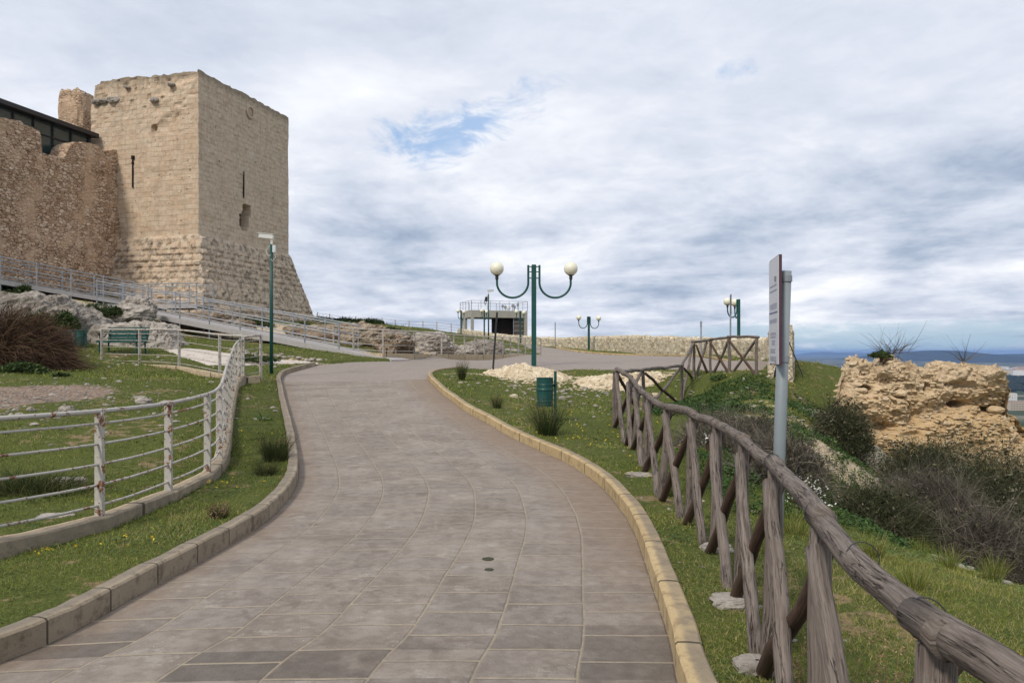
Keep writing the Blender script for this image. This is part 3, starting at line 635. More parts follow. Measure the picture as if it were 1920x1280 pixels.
# plaza: fine grid cells that lie inside the polygon beyond the end of the ribbon
pz_poly = np.vstack([Lc[-1:], Ltail, np.array(Lfar), np.array(Rfar)[::-1], Rtail[::-1], Rc[-1:]])
def fill(poly, name, mat, step, dz, grow=0.0):
    x0, y0 = poly.min(0) - step; x1, y1 = poly.max(0) + step
    xs = np.arange(x0, x1, step); ys = np.arange(y0, y1, step); a, b = np.meshgrid(xs, ys, indexing='ij')
    ins = inside(poly, a, b) | (pdist(poly, a, b) < step * 0.9 + grow)
    q = grid_q(len(xs), len(ys)); f = ins.ravel(); q = q[f[q].all(1)]
    used = np.unique(q); mp = np.full(f.size, -1); mp[used] = np.arange(len(used))
    x, y = a.ravel()[used], b.ravel()[used]
    o = mk(name, np.c_[x, y, G(x, y) + dz], Q=mp[q], mat=mat, smooth=True); o['kind'] = 'structure'; return o
fill(pz_poly, 'plaza', M_plaza, 0.20, -0.006)
fill(path_poly, 'footpath', M_palestone, 0.15, 0.012)

# ================================================================== KERBS
def ribbon_wall(name, P, wdt, h0, h1, mat, side=1, zf=None, rough=0.006, seed=1, parent=None, top_extra=0.0):
    """a low stone run along P (its inner face), width to the given side; h0 below ground, h1 above"""
    P = resample(P, max(8, int(arc(P)[-1] / 0.07))); s = arc(P)
    T = np.gradient(P, axis=0); T /= np.linalg.norm(T, axis=1)[:, None]; Nn = np.c_[-T[:, 1], T[:, 0]] * side
    z = (G(P[:, 0], P[:, 1]) if zf is None else zf(s)); c = 0.012
    prof_ = [(0, -h0, 0.0), (0, h1 * 0.45, h1 * .45), (0, h1 - c, h1), (c, h1, h1 + c), (wdt / 2, h1 + 0.003, h1 + wdt / 2), (wdt - c, h1, h1 + wdt), (wdt, h1 - c, h1 + wdt + c), (wdt, -h0, 2 * h1 + wdt)]
    V = []; U = []
    for (o_, hh, uu) in prof_:
        xx = P[:, 0] + Nn[:, 0] * o_; yy = P[:, 1] + Nn[:, 1] * o_; zz_ = z + hh
        j = fbm(xx * 7, yy * 7, zz_ * 7, o=3, seed=seed) * rough + fbm(xx * 1.1, yy * 1.1, o=2, seed=seed + 3) * rough
        V.append(np.c_[xx + Nn[:, 0] * j, yy + Nn[:, 1] * j, zz_ + j]); U.append(np.c_[np.full(len(s), uu), s])
    V = np.stack(V, 1).reshape(-1, 3); U = np.stack(U, 1).reshape(-1, 2)
    q = grid_q(len(P), len(prof_)); q = q if side > 0 else q[:, ::-1]
    k = len(prof_); nP = len(P)
    V = np.vstack([V, V[:k].mean(0), V[-k:].mean(0)]); U = np.vstack([U, U[0], U[-1]])
    T3 = [(nP * k, i, i + 1) for i in range(k - 1)] + [(nP * k + 1, (nP - 1) * k + i + 1, (nP - 1) * k + i) for i in range(k - 1)]
    return mk(name, V, T=T3, Q=q, mat=mat, uv=U, parent=parent, smooth=False)
tag(ribbon_wall('kerb', np.vstack([Lc, Ltail[1:]]), 0.125, 0.1, 0.14, M_kerbL, 1, rough=0.006, seed=4), kind='structure')
tag(ribbon_wall('kerb', np.vstack([Rc, Rtail[1:]]), 0.135, 0.1, 0.135, M_kerbR, -1, rough=0.0025, seed=8), kind='structure')
tag(ribbon_wall('kerb', np.array([(1.75, 48.9), (1.9, 52), (0.8, 62)])[::-1], 0.12, 0.1, 0.1, M_kerbL, -1), kind='structure')
tag(ribbon_wall('kerb', np.array(Rfar[7:13]), 0.14, 0.1, 0.12, M_kerbR, -1), kind='structure')

# ================================================================== TOWER
Z_B = 8.35
tA, tB, tC = np.array([-18.07, 45.0]), np.array([-15.57, 54.4]), np.array([-25.47, 47.2]); tD = tC + tB - tA
tower = empty('stone_tower', (-20.5, 50.8, 3.5), 'tall square ashlar stone tower with a battered base beside the ramps', 'tower')
def perim(off, du=0.115):
    cs = [tA, tB, tD, tC]; ce = sum(cs) / 4; out = []; ns = []
    for i in range(4):
        e = cs[(i + 1) % 4] - cs[i]; nn = np.array([e[1], -e[0]]) / np.linalg.norm(e)
        if np.dot(nn, (cs[i] + cs[(i + 1) % 4]) / 2 - ce) < 0: nn = -nn
        ns.append(nn)
    cc = []
    for i in range(4):
        n1, n2 = ns[i - 1], ns[i]; cc.append((n1 + n2) / (1 + np.dot(n1, n2)))
    return cs, cc, ns
cs, cc, ns = perim(0)
per = []
for i in range(4):
    L = np.linalg.norm(cs[(i + 1) % 4] - cs[i]); k = int(L / (0.11 if i in (0, 3) else 0.4))
    for t in np.linspace(0, 1, k, endpoint=False): per.append((i, t, L * t))
uoff = [0, 9.7, 17.6, 27.3]
zs = np.arange(2.0, 18.01, 0.115)
face = np.array([p[0] for p in per]); tpar = np.array([p[1] for p in per]); nxt = (face + 1) % 4
C0 = np.array(cs); CC = np.array(cc); NS = np.array(ns)
U0 = np.array([uoff[p[0]] + p[2] for p in per])
def tower_ring(z, inset=0.0):
    """z may be array per point"""
    off = np.maximum(0, (Z_B - z)) * 0.285 + 0.05 * (z < Z_B)
    c0 = C0[face] + CC[face] * off[:, None]; c1 = C0[nxt] + CC[nxt] * off[:, None]
    return c0 * (1 - tpar)[:, None] + c1 * tpar[:, None] - NS[face] * inset
# ragged top: stepped by missing blocks
top = 17.98 - 0.10 * np.abs(vnoise(U0 / 0.4, U0 * 0, seed=4)) - 0.05 * np.abs(vnoise(U0 / 2.5, U0 * 0, seed=8)) * (1 + (face == 3))
left_s = np.where(face == 3, tpar, 0)          # face 3 runs C -> A (the warm face)
top = np.where((face == 3) & (left_s < 0.035), top - 0.75, top); top = np.where((face == 3) & (left_s < 0.09), top - 0.15, top)
rows = []; Uv = []; warm = []; bat = []
for z in zs:
    zr = np.minimum(z, top - (18.0 - z) * 0.0 if z > 17.0 else z); zr = np.minimum(z, top)
    P = tower_ring(zr); nn = NS[face]
    x, y = P[:, 0], P[:, 1]
    dsp = fbm(x * 1.5, y * 1.5, zr * 1.5, o=4, seed=5) * 0.045
    # ashlar: each block sits a little in or out
    row = np.floor(zr / 0.29); blk = np.floor(U0 / 0.52 + 0.5 * (row % 2))
    dsp += (_h(blk, row, blk * 0) - 0.5) * 0.022
    erode = np.clip(fbm(x * 0.7, y * 0.7, zr * 0.9, o=3, seed=22) - 0.08, 0, 1) * np.where(face == 3, 0.45, 0.10) * sstep(zr, 13.2, 15.5) + (face == 3) * sstep(zr, 14.5, 16.5) * np.clip(vnoise(U0 * 3.2, zr * 4.5, seed=31) - .45, 0, 1) * .25
    dsp -= erode
    isb = zr < Z_B - 0.05
    f1, f2, idv = worley(U0 / 0.62 + 0.5 * (np.floor(zr / 0.36) % 2), np.floor(zr / 0.36) + 0.5 + 0 * U0, 0 * U0 + .5, 3)
    rr = np.floor(zr / 0.36); bb = np.floor(U0 / 0.62 + 0.5 * (rr % 2)); fu = (U0 / 0.62 + 0.5 * (rr % 2)) - bb; fz = zr / 0.36 - rr
    boss = (np.clip(np.minimum(fu, 1 - fu) * 6, 0, 1) * np.clip(np.minimum(fz, 1 - fz) * 5, 0, 1)) * (0.4 + 0.6 * _h(bb, rr, bb * 0 + 3)) * 0.15
    dsp = np.where(isb, boss + fbm(x * 2.5, y * 2.5, zr * 2.5, o=3, seed=6) * 0.07, dsp)
    # broken window opening in the shaded right face (face 0 runs A -> B)
    um = U0 / 9.73
    hole = (face == 0) & (np.abs(tpar - 0.475 - 0.012 * np.sign(zr - 10.2)) < 0.036 + 0.012 * vnoise(zr * 3, zr * 0, seed=2)) & (zr > 9.35) & (zr < 10.95)
    dsp = np.where(hole, -1.1, dsp)
    hole2 = (face == 3) & (zr > 14.6) & (zr < 14.95) & (np.abs(tpar - 0.60) < 0.025); dsp = np.where(hole2, -0.3, dsp)
    hole3 = (face == 3) & (zr > 8.35) & (zr < 8.7) & (tpar > 0.20) & (tpar < 0.28); dsp = np.where(hole3, -0.3, dsp)
    Pp = P + nn * dsp[:, None]
    rows.append(np.c_[Pp, zr]); Uv.append(np.c_[U0, zr]); warm.append(np.where(face == 3, 1.0, 0.0)); bat.append(np.where(zr < Z_B, 1.0, 0.12 * (face == 0)))
for ins_, dz_ in ((0.45, 0.02), (0.9, -0.03), (1.0, -0.9), (3.2, -1.0)):
    zr = top + dz_
    P = C0.mean(0) + (tower_ring(top) - C0.mean(0)) * (1 - ins_ / 4.4)
    rows.append(np.c_[P, zr]); Uv.append(np.c_[U0, zr + ins_]); warm.append(np.ones(len(U0)) * .3); bat.append(np.ones(len(U0)))
nz = len(rows); V = np.stack(rows, 1).reshape(-1, 3) - np.array(tower.location); Uvv = np.stack(Uv, 1).reshape(-1, 2)
q = grid_q(len(U0), nz, wrap=True)
mk('masonry', V, Q=q, mat=M_ashlar, parent=tower, uv=Uvv, col={'warm': np.stack(warm, 1).ravel(), 'batter': np.stack(bat, 1).ravel()})
TL = np.array(tower.location)
def on_face(i, px, py):
    """point on tower face i seen at the pixel"""
    a, b_ = C0[i], C0[(i + 1) % 4]; e = b_ - a; k = (px - CX) / F_PX
    t = (k * a[1] - a[0]) / (e[0] - k * e[1]); p = a + e * t
    return np.array([p[0], p[1], EYE - (py - HOR) / F_PX * p[1]]), e / np.linalg.norm(e), NS[i]
def slit(i, px, y0, y1, wd, name='arrow_slit', head=True):
    p, e, nn = on_face(i, px, (y0 + y1) / 2); z0 = on_face(i, px, y1)[0][2]; z1 = on_face(i, px, y0)[0][2]
    mb = MB(); ang = math.atan2(e[1], e[0])
    mb.box(np.array([p[0], p[1], (z0 + z1) / 2]) + np.r_[nn * 0.015, 0] - TL, (wd, 0.14, z1 - z0), ang)
    if head: mb.box(np.array([p[0], p[1], z1 - 0.08]) + np.r_[nn * 0.02, 0] - TL, (wd * 3.0, 0.14, 0.2), ang); mb.box(np.array([p[0], p[1], z1 - 0.42]) + np.r_[nn * 0.02, 0] - TL, (wd * 2, 0.14, 0.12), ang)
    mb.build(name, M_black, tower)  # near-black boxes proud of the wall paint the slit's dark depth
slit(3, 250, 293, 352, 0.06); slit(0, 456, 322, 371, 0.028, head=False)
def lump(c, r, seed, amp=0.25, k=28, m=18, flat=1.0, fr=1.2):
    """displaced ellipsoid (V, Q)"""
    th = np.linspace(0.02, math.pi - 0.02, m + 1); a = np.linspace(0, 2 * math.pi, k, endpoint=False)
    AA, TH = np.meshgrid(a, th, indexing='ij')
    d_ = np.stack([np.sin(TH) * np.cos(AA), np.sin(TH) * np.sin(AA), np.cos(TH)], -1)
    sq = np.sign(d_) * np.abs(d_) ** flat
    nz_ = fbm(d_[..., 0] * fr * 2 + seed, d_[..., 1] * fr * 2, d_[..., 2] * fr * 2, o=5, seed=seed, g=0.55)
    rid = 1 - np.abs(fbm(d_[..., 0] * fr * 4 + seed, d_[..., 1] * fr * 4, d_[..., 2] * fr * 4, o=3, seed=seed + 9))
    rr = 1 + amp * nz_ + amp * 0.35 * (rid - 0.8)
    V = sq * rr[..., None] * np.array(r) + np.array(c)
    return V.reshape(-1, 3), grid_q(k, m + 1, wrap=True)[:, ::-1]
# corbels and the round blind oculus
for j, (px, py, s_) in enumerate([(183, 191, .42), (196, 190, .36), (214, 188, .46), (291, 188, .34), (240, 165, .2), (322, 160, .26)]):
    p, e, nn = on_face(3, px, py); V, Q = lump(p + np.r_[nn * 0.02, 0] - TL, (s_ * .85, 0.22, s_ * 0.45), 40 + j, 0.35, 16, 10, 0.8)
    o = mk('corbel', V, Q=Q, mat=M_rockwhite, parent=tower)
p, e, nn = on_face(0, 468, 211); mb = MB(); ring = [p + np.r_[e * math.cos(a) * 0.36 + nn * 0.05, math.sin(a) * 0.36] - TL for a in np.linspace(0, 2 * math.pi, 17)]
mb.tube(ring, 0.06, 6, False); mb.build('oculus_ring', M_ashlar, tower)
p, e, nn = on_face(0, 455, 420); MB().box(np.array([p[0], p[1], 10.15]) - np.r_[nn * 0.62, 0] - TL, (0.5, 0.6, 1.3), math.atan2(e[1], e[0])).build('painted_window_shade', M_black, tower)  # black block added in the hole; its colour paints the shade
# ruined turret fragment behind the left corner
V, Q = lump((-28.1, 50.5, 14.6), (0.98, 1.0, 4.2), 61, 0.14, 40, 60, 0.55)
m2 = V[:, 2] > 18.3; V[m2, 2] = 18.3 + fbm(V[m2, 0] * 3, V[m2, 1] * 3, o=3, seed=2) * 0.25
tag(mk('turret_stub', V, Q=Q, mat=M_rubble), 'broken stub of rubble masonry rising behind the left corner of the square tower', 'ruined wall')

# ================================================================== CURTAIN WALL
J = np.array([-23.64, 46.66]); wd_ = np.array([-0.257, -0.966]); wn = np.array([0.966, -0.257])   # wn faces right
def wallL(px):
    k = (px - CX) / F_PX; return (k * J[1] - J[0]) / (wd_[0] - k * wd_[1])
tp = [(232, 284), (217, 280), (205, 283), (190, 281), (183, 272), (170, 269), (158, 267), (140, 267), (130, 272), (122, 296), (110, 296), (95, 291), (78, 287), (77, 248), (62, 238), (50, 236), (40, 228), (20, 224), (0, 219), (-60, 200), (-200, 150)]
Ls = np.array([wallL(p[0]) for p in tp]); Zs = np.array([EYE + (HOR - p[1]) / F_PX * (J[1] + wd_[1] * l) for p, l in zip(tp, Ls)])
lu = np.arange(-0.6, 15.5, 0.075); ztop = np.interp(lu, Ls, Zs) + fbm(lu * 3, lu * 0, o=3, seed=3) * 0.07
nv = 120; tv = np.linspace(0, 1, nv)
LU = np.repeat(lu[:, None], nv, 1); ZZ = 2.5 + (ztop[:, None] - 2.5) * tv[None, :]
f1, f2, idv = worley(LU / 0.34, ZZ / 0.20, LU * 0, 5)
pl_ = sstep(fbm(LU * 0.5, ZZ * 0.35, o=3, seed=77), 0.02, 0.14)
ds = (np.clip((f2 - f1) * 3, 0, 1) * 0.055 + idv * 0.035) * (1 - 0.85 * pl_) + fbm(LU * 0.8, ZZ * 0.8, o=4, seed=8) * 0.12 + (1 - tv[None, :]) * 0.5
XX = J[0] + wd_[0] * LU + wn[0] * ds; YY = J[1] + wd_[1] * LU + wn[1] * ds
front = np.stack([XX, YY, ZZ], -1)
tops = []
for b_, dz_ in ((0.3, 0.03), (0.6, -0.02), (0.95, 0.0), (1.2, -0.1)):
    tops.append(np.stack([J[0] + wd_[0] * lu - wn[0] * b_, J[1] + wd_[1] * lu - wn[1] * b_, ztop + dz_ + fbm(lu * 4, lu * 0 + b_, o=3, seed=6) * 0.08], -1))
tops.append(np.stack([J[0] + wd_[0] * lu - wn[0] * 1.25, J[1] + wd_[1] * lu - wn[1] * 1.25, lu * 0 + 3.0], -1))
allv = np.concatenate([front, np.stack(tops, 1)], 1)
cw = mk('rampart_wall', allv.reshape(-1, 3), Q=grid_q(len(lu), allv.shape[1]), mat=M_rubble)
tag(cw, 'tall rubble rampart wall with a gap in its top joining the left side of the square tower', 'wall')

# glazed pavilion on the rampart
gp = empty('glass_pavilion', (J[0], J[1], 12), 'low glazed hall with a thin dark roof behind the top of the rampart wall', 'building')
def gpp(l, b, z): return np.array([wd_[0] * l - wn[0] * b, wd_[1] * l - wn[1] * b, z - 12])
ang = math.atan2(wd_[1], wd_[0])
MB().beam(gpp(0.1, 2.3, 14.56), gpp(15, 2.3, 14.70), 2.3, 0.24).build('roof', M_dark, gp)
MB().beam(gpp(0.25, 1.62, 12.4), gpp(15, 1.62, 12.4), 0.03, 4.1).build('glazing', M_glass, gp)
for l in np.arange(0.5, 15, 1.28): MB().beam(gpp(l, 1.56, 10.5), gpp(l, 1.56, 14.4), 0.08, 0.09, (0, 1, 0)).build('mullion', M_dark, gp)
MB().beam(gpp(0.25, 1.56, 13.7), gpp(15, 1.56, 13.7), 0.05, 0.05).build('transom', M_dark, gp)
MB().beam(gpp(0.25, 3.1, 12.0), gpp(15, 3.1, 12.0), 0.1, 4.6).build('back_wall', M_black, gp)  # near-black colour paints the dim interior behind the glazing
#--PART3--
# ================================================================== STEEL RAMPS
def walkway(name, label, P0, P1, wdt, back, n_posts, far_n=None, rail_from=0.0, deckname='deck', legs=True, rails=(1.08, 0.64, 0.20), near=True, far=True, ext=0.0):
    """inclined deck whose near edge runs P0 -> P1; back = unit vector towards the far side"""
    P0, P1, back = map(lambda a: np.array(a, float), (P0, P1, back)); o = empty(name, tuple(P0), label, 'ramp')
    d_ = P1 - P0; dh = np.array([d_[0], d_[1], 0]); dh /= np.linalg.norm(dh); b3 = np.array([back[0], back[1], 0.0])
    mb = MB(); a = P0 - P0 - d_ / np.linalg.norm(d_) * ext; z1 = P1 - P0
    mb.beam(a + b3 * wdt / 2 - (0, 0, 0.03), z1 + b3 * wdt / 2 - (0, 0, 0.03), wdt, 0.06); mb.build(deckname, M_deck, o)
    for k, off in enumerate((0.0, wdt)):
        mb = MB(); mb.beam(a + b3 * off - (0, 0, 0.10), z1 + b3 * off - (0, 0, 0.10), 0.07, 0.22); mb.build('stringer', M_deck, o)
    for off, cnt, on_ in ((0.0, n_posts, near), (wdt, far_n or n_posts, far)):
        if not on_: continue
        for t in np.linspace(rail_from, 1, cnt):
            p = d_ * t + b3 * off; gz = gt1(P0[0] + p[0], P0[1] + p[1]) - P0[2] - 0.1
            lo = min(gz, p[2] - 0.25) if legs else p[2] - 0.15
            mb = MB(); mb.tube([p + (0, 0, lo - p[2]), p + (0, 0, 1.13)], 0.032, 8); mb.tube([p + (0, 0, 1.02), p + (0, 0, 1.14)], 0.055, 8)
            for r in rails[1:]: mb.tube([p + (0, 0, r - .05), p + (0, 0, r + .05)], 0.05, 8)
            mb.build('post', M_galv, o, smooth=False)
        for r in rails:
            mb = MB(); s_ = d_ * rail_from + b3 * off + (0, 0, r); e_ = d_ + b3 * off + (0, 0, r); dd = dh * 0.05
            mb.tube([s_ - dd, e_ + dd], 0.027, 8); mb.build('handrail' if r > 1 else 'guard_rail', M_galv, o)
    return o
bk = np.array([0.36, 0.933])
walkway('steel_ramp', 'long grey steel ramp with pipe railings sloping down past the tower to the paving', (-4.95, 32.08, 1.28), (-20.2, 38.0, 3.98), 1.5, bk, 9, rail_from=0.155)
walkway('steel_ramp', 'flat steel landing with pipe railings right against the battered base of the tower', (-16.3, 40.35, 4.08), (-23.4, 42.1, 4.12), 1.4, (0.24, 0.97), 6)
walkway('steel_ramp', 'upper steel ramp climbing to the left along the foot of the rampart wall', (-20.0, 41.3, 4.2), (-26.2, 34.6, 5.42), 1.3, (-0.73, 0.68), 7)
MB().box((0, 0, -0.03), (2.6, 2.6, 0.06), R(-20)).build('steel_turn_landing', M_deck, None, loc=(-21.6, 40.0, 3.99))
tag(bpy.data.objects['steel_turn_landing'], 'small steel platform where the long lower ramp meets the flat landing', 'platform')

# ================================================================== WHITE RUSTY FENCES
def rail_fence(name, label, st, height, plinth=None, ps=0.075, rr=0.011, extra=(), closed_cap=True, nr=5, mat=M_rustwhite, posts_only=None, top_r=0.028):
    """st = list of (x, y, base z or None)"""
    st = [(a[0], a[1], (g1(a[0], a[1]) + 0.1 if a[2] is None else a[2])) for a in st]
    o = empty(name, st[0], label, 'fence'); O = np.array(st[0])
    pts = [np.array(s_) - O for s_ in st]
    for i, p in enumerate(pts):
        dirv_ = pts[min(i + 1, len(pts) - 1)] - pts[max(i - 1, 0)]; an = math.atan2(dirv_[1], dirv_[0])
        mb = MB(); mb.box(p + (0, 0, height / 2 - 0.05), (ps * 0.55, ps, height + 0.08), an); mb.build('post', mat, o, bevel=0.004)
    hs = [height] + [height * (k + 0.55) / (nr + 0.15) for k in range(nr)][::-1]
    for k, h in enumerate(hs):
        mb = MB(); P = catmull([p + (0, 0, h) for p in pts], 0.35) if len(pts) > 2 else np.array([p + (0, 0, h) for p in pts])
        mb.tube(P, top_r if k == 0 else rr, 8 if k == 0 else 6); mb.build('top_rail' if k == 0 else 'rail', mat, o, smooth=True)
    return o, st
def fpt(px, D): return ((px - CX) / F_PX * D, D)
f1s_old = [(-8.2, 2.6, 0.06), (-6.6, 3.8, 0.05), (-5.3, 5.1, 0.04), (-4.42, 6.3, 0.03), (-3.96, 7.5, 0.02), (-3.95, 9.0, 0.02), (-3.94, 10.1, .05), (-4.07, 11.0, .12), (-4.32, 12.0, .22), (-4.70, 13.1, .32), (-5.15, 14.3, .42), (-5.62, 15.5, .52), (-6.05, 16.7, .6), (-6.5, 18.0, .68), (-6.95, 19.4, .74), (-7.35, 20.8, .80), (-7.62, 22.0, .86)]
f1s = [(-7.4, 2.3, .2), (-5.95, 3.4, .2), (-4.78, 4.6, .19), (-3.98, 5.7, .19), fpt(187, 6.75) + (.18,), fpt(316, 8.1) + (.16,), fpt(389, 9.1) + (.20,), fpt(411, 9.95) + (.24,), fpt(419, 10.8) + (.33,), fpt(423, 11.8) + (.42,), fpt(426, 12.9) + (.48,), fpt(429, 14.1) + (.55,), fpt(432, 15.4) + (.62,), fpt(436, 16.8) + (.72,), fpt(440, 18.2) + (.85,), fpt(448, 19.4) + (.98,), fpt(455, 20.3) + (1.0,)]
fo, st = rail_fence('rusty_fence', 'white rusty rail fence curving beside the grass verge in the left foreground', f1s, 0.91, rr=0.012, top_r=0.021)
ribbon_wall('plinth', np.array([(a[0] - fo.location[0] - .085, a[1] - fo.location[1]) for a in f1s]), 0.17, 0.6, 0.14, M_wallbase, -1, zf=lambda s_: np.interp(s_, arc(np.array([(a[0], a[1]) for a in f1s])), [a[2] - 0.14 for a in f1s]) - fo.location[2], rough=0.012, parent=fo)
f2s = [fpt(455, 20.3) + (0.90,), fpt(412, 21.6) + (.96,), fpt(336, 23.4) + (1.14,), fpt(262, 24.5) + (1.19,), fpt(191, 25.3) + (1.22,)]
fo, st = rail_fence('rusty_fence', 'white rusty rail fence crossing the meadow in front of the green bench', f2s, 1.12)
def plinth_for(fo, pts, wdt=0.17, h=0.14, drop=0.10, side=-1, low=0.3):
    pp = np.array([(a[0], a[1]) for a in pts]); s0 = arc(pp); zz_ = [a[2] - drop for a in pts]
    ribbon_wall('plinth', pp - np.array([fo.location[0], fo.location[1] + (.08)]), wdt, low, h, M_wallbase, side, zf=lambda s_: np.interp(s_, s0, zz_) - fo.location[2], rough=0.012, parent=fo)
plinth_for(fo, f2s)
f2b = [fpt(456, 20.3) + (0.90,), fpt(489, 20.9) + (.95,)]
fo, st = rail_fence('rusty_fence', 'short white rusty fence bay ending beside the green camera pole', f2b, 1.1); plinth_for(fo, f2b, side=1)
f3 = [(607, 31.2), (662, 31.8), (718, 32.8), (777, 35), (828, 38.5), (851, 40), (871, 41.3), (891, 42.5), (908, 43.5), (927, 44.5), (943, 45.3), (957, 46), (972, 46.7), (985, 47.3), (1000, 48), (1014, 48.6)]
f3s = [fpt(*p) + (1.52 - 0.006 * (p[1] - 32),) for p in f3]
f3s[0] = (-7.9, 34.6, 1.75); f3s[1] = (-6.9, 34.0, 1.62)
fo, st = rail_fence('rusty_fence', 'long rusty pale fence on a low stone plinth along the back of the plaza', f3s, 1.02, nr=4, rr=0.016)
plinth_for(fo, f3s[1:], 0.22, 0.16, 0.13, side=1)
# ridge fence: thin posts and wires
rf = empty('wire_fence', (-18, 68, 4), 'thin wire fence along the grassy ridge to the right of the tower', 'fence')
rx = [(595, 585), (618, 588), (642, 592), (667, 593), (691, 595), (716, 596), (741, 599), (767, 602), (793, 606), (819, 611), (846, 615), (868, 620)]
tops_ = []
for px, py in rx:
    x, y, z = W(px, py, 68); gz = gt1(x, y); tops_.append((x + 18, 0, z - 4))
    z = max(z, gz + .9); tops_[-1] = (x + 18, 0, z - 4); MB().tube([(x + 18, 0, min(gz, z - 1.1) - 4), (x + 18, 0, z - 4)], 0.045, 6).build('post', M_rustwhite, rf)
for k in range(5): MB().tube([(a, b, c - 0.08 - 0.24 * k) for a, b, c in tops_], 0.014, 4).build('wire', M_galv, rf)

# ================================================================== LOG FENCE
lf = [(0.84, -0.35), (0.82, 0.62), (0.805, 1.56), (0.985, 2.60), (1.26, 3.87), (1.40, 4.88), (1.53, 6.0), (1.56, 6.95), (1.56, 8.1), (1.66, 9.7), (1.76, 11.3), (1.88, 12.7), (1.86, 14.1)]
lf2 = [(1.86, 14.1), (2.90, 17.3), (4.55, 20.9), (5.40, 23.2), (5.95, 23.4), (6.20, 22.3), (6.58, 21.0)]
def knobbly(a, b, r0, r1, seed, k=12, step=0.12, bend=0.012):
    a, b = np.array(a, float), np.array(b, float); L = np.linalg.norm(b - a); m = max(4, int(L / step)); t = np.linspace(0, 1, m); P = a + (b - a) * t[:, None]
    off = np.stack([fbm(t * L * 1.3 + seed * 9.1, t * 0 + j, o=2, seed=seed) for j in range(3)], -1) * bend * np.sin(math.pi * t)[:, None]
    rr = (r0 + (r1 - r0) * t) * (1 + 0.13 * fbm(t * L * 3 + seed, t * 0, o=2, seed=seed + 1)); return P + off * 2, rr
def dent(V, U, seed, amp=0.004):
    j = fbm(U[:, 0] * 60 + seed, U[:, 1] * 2.2, o=3, seed=seed) * amp; return V + np.stack([fbm(V[:, 0] * 14, V[:, 1] * 14, V[:, 2] * 14, o=2, seed=seed + i) * amp for i in range(3)], -1) + j[:, None] * 0.4
def log(name, a, b, r0, r1, seed, mat, parent, k=14):
    P, rr = knobbly(a, b, r0, r1, seed); mb = MB(); mb.tube(P, rr, k); V = np.vstack(mb.V); U = np.vstack(mb.U)
    mb.V = [dent(V, U, seed)]; o = mb.build(name, mat, parent, smooth=True); return o
def log_fence(label, pts, seed0, topz=None, h=1.0, stub=True, extra_post=True):
    P = [np.array([x, y, gt1(x, y)]) for x, y in pts]; O = P[0].copy(); o = empty('log_fence', tuple(O), label, 'fence'); P = [p - O for p in P]
    top = [p + (0, 0, h) for p in P]
    if topz: top = [np.array([p[0] + 0.045, p[1], z_ - O[2]]) for p, z_ in zip(P, topz)]
    rs = random.Random(seed0)
    for i in range(len(P)):
        nr_ = np.array([0, 0, 0.0]); jx = rs.uniform(-.02, .02)
        log('post', P[i] - (jx, 0, 0.15), top[i] - (0, 0, 0.03), 0.042 * rs.uniform(.9, 1.12), 0.037, seed0 + i, M_wood, o)
    for i in range(len(P) - 1):
        d_ = P[i + 1] - P[i]; dh = d_[:2] / (np.linalg.norm(d_[:2])); sd = np.array([-dh[1], dh[0], 0])   # left of travel = path side
        log('rail', top[i] - np.r_[dh, 0] * 0.07 + (0, 0, 0.012 * (i % 2)), top[i + 1] + np.r_[dh, 0] * 0.09, 0.0385 if i % 2 else 0.0350, 0.037 if i % 2 else 0.0335, seed0 + 40 + i, M_wood, o, 18)
        # pale brace on the path side: from the head of the farther post to the foot of the nearer one
        log('brace', top[i + 1] + sd * 0.040 + (0, 0, - 0.075) - np.r_[dh, 0] * .10, P[i] + sd * 0.030 + np.r_[dh, 0] * 0.10 - (0, 0, 0.05), 0.034, 0.038, seed0 + 80 + i, M_wood, o)
        b_ = log('brace', top[i] - sd * 0.045 + (0, 0, - 0.07) + np.r_[dh, 0] * .05, P[i + 1] + sd * 0.035 - np.r_[dh, 0] * 0.07 - (0, 0, 0.05), 0.031, 0.038, seed0 + 120 + i, M_wooddark, o)
        b_['label'] = 'darker brace crossing behind the pale one'
    for i in range(len(P) - 1):          # wire bindings
        for j, tq in enumerate((0.06, 0.52)):
            mb = MB(); c = top[i] * (1 - tq) + top[i + 1] * tq; d3 = top[i + 1] - top[i]; d3 /= np.linalg.norm(d3); u_ = np.cross(d3, (0, 0, 1)); u_ /= np.linalg.norm(u_); v_ = np.cross(u_, d3)
            mb.tube([c + (u_ * math.cos(a) + v_ * math.sin(a)) * 0.043 + d3 * 0.012 * math.sin(a) for a in np.linspace(0, 2 * math.pi, 15)], 0.0017, 5, False)
            mb.build('binding_wire', M_dark, o)
    return o
log_fence('long weathered log fence with crossed braces running from the right foreground along the kerb', lf, 11, [1.045] * 8 + [1.03, 1.04, 1.10, 1.18, 1.29])
log_fence('farther run of log fence that turns right behind the rubble and climbs the grassy mound', lf2, 311)

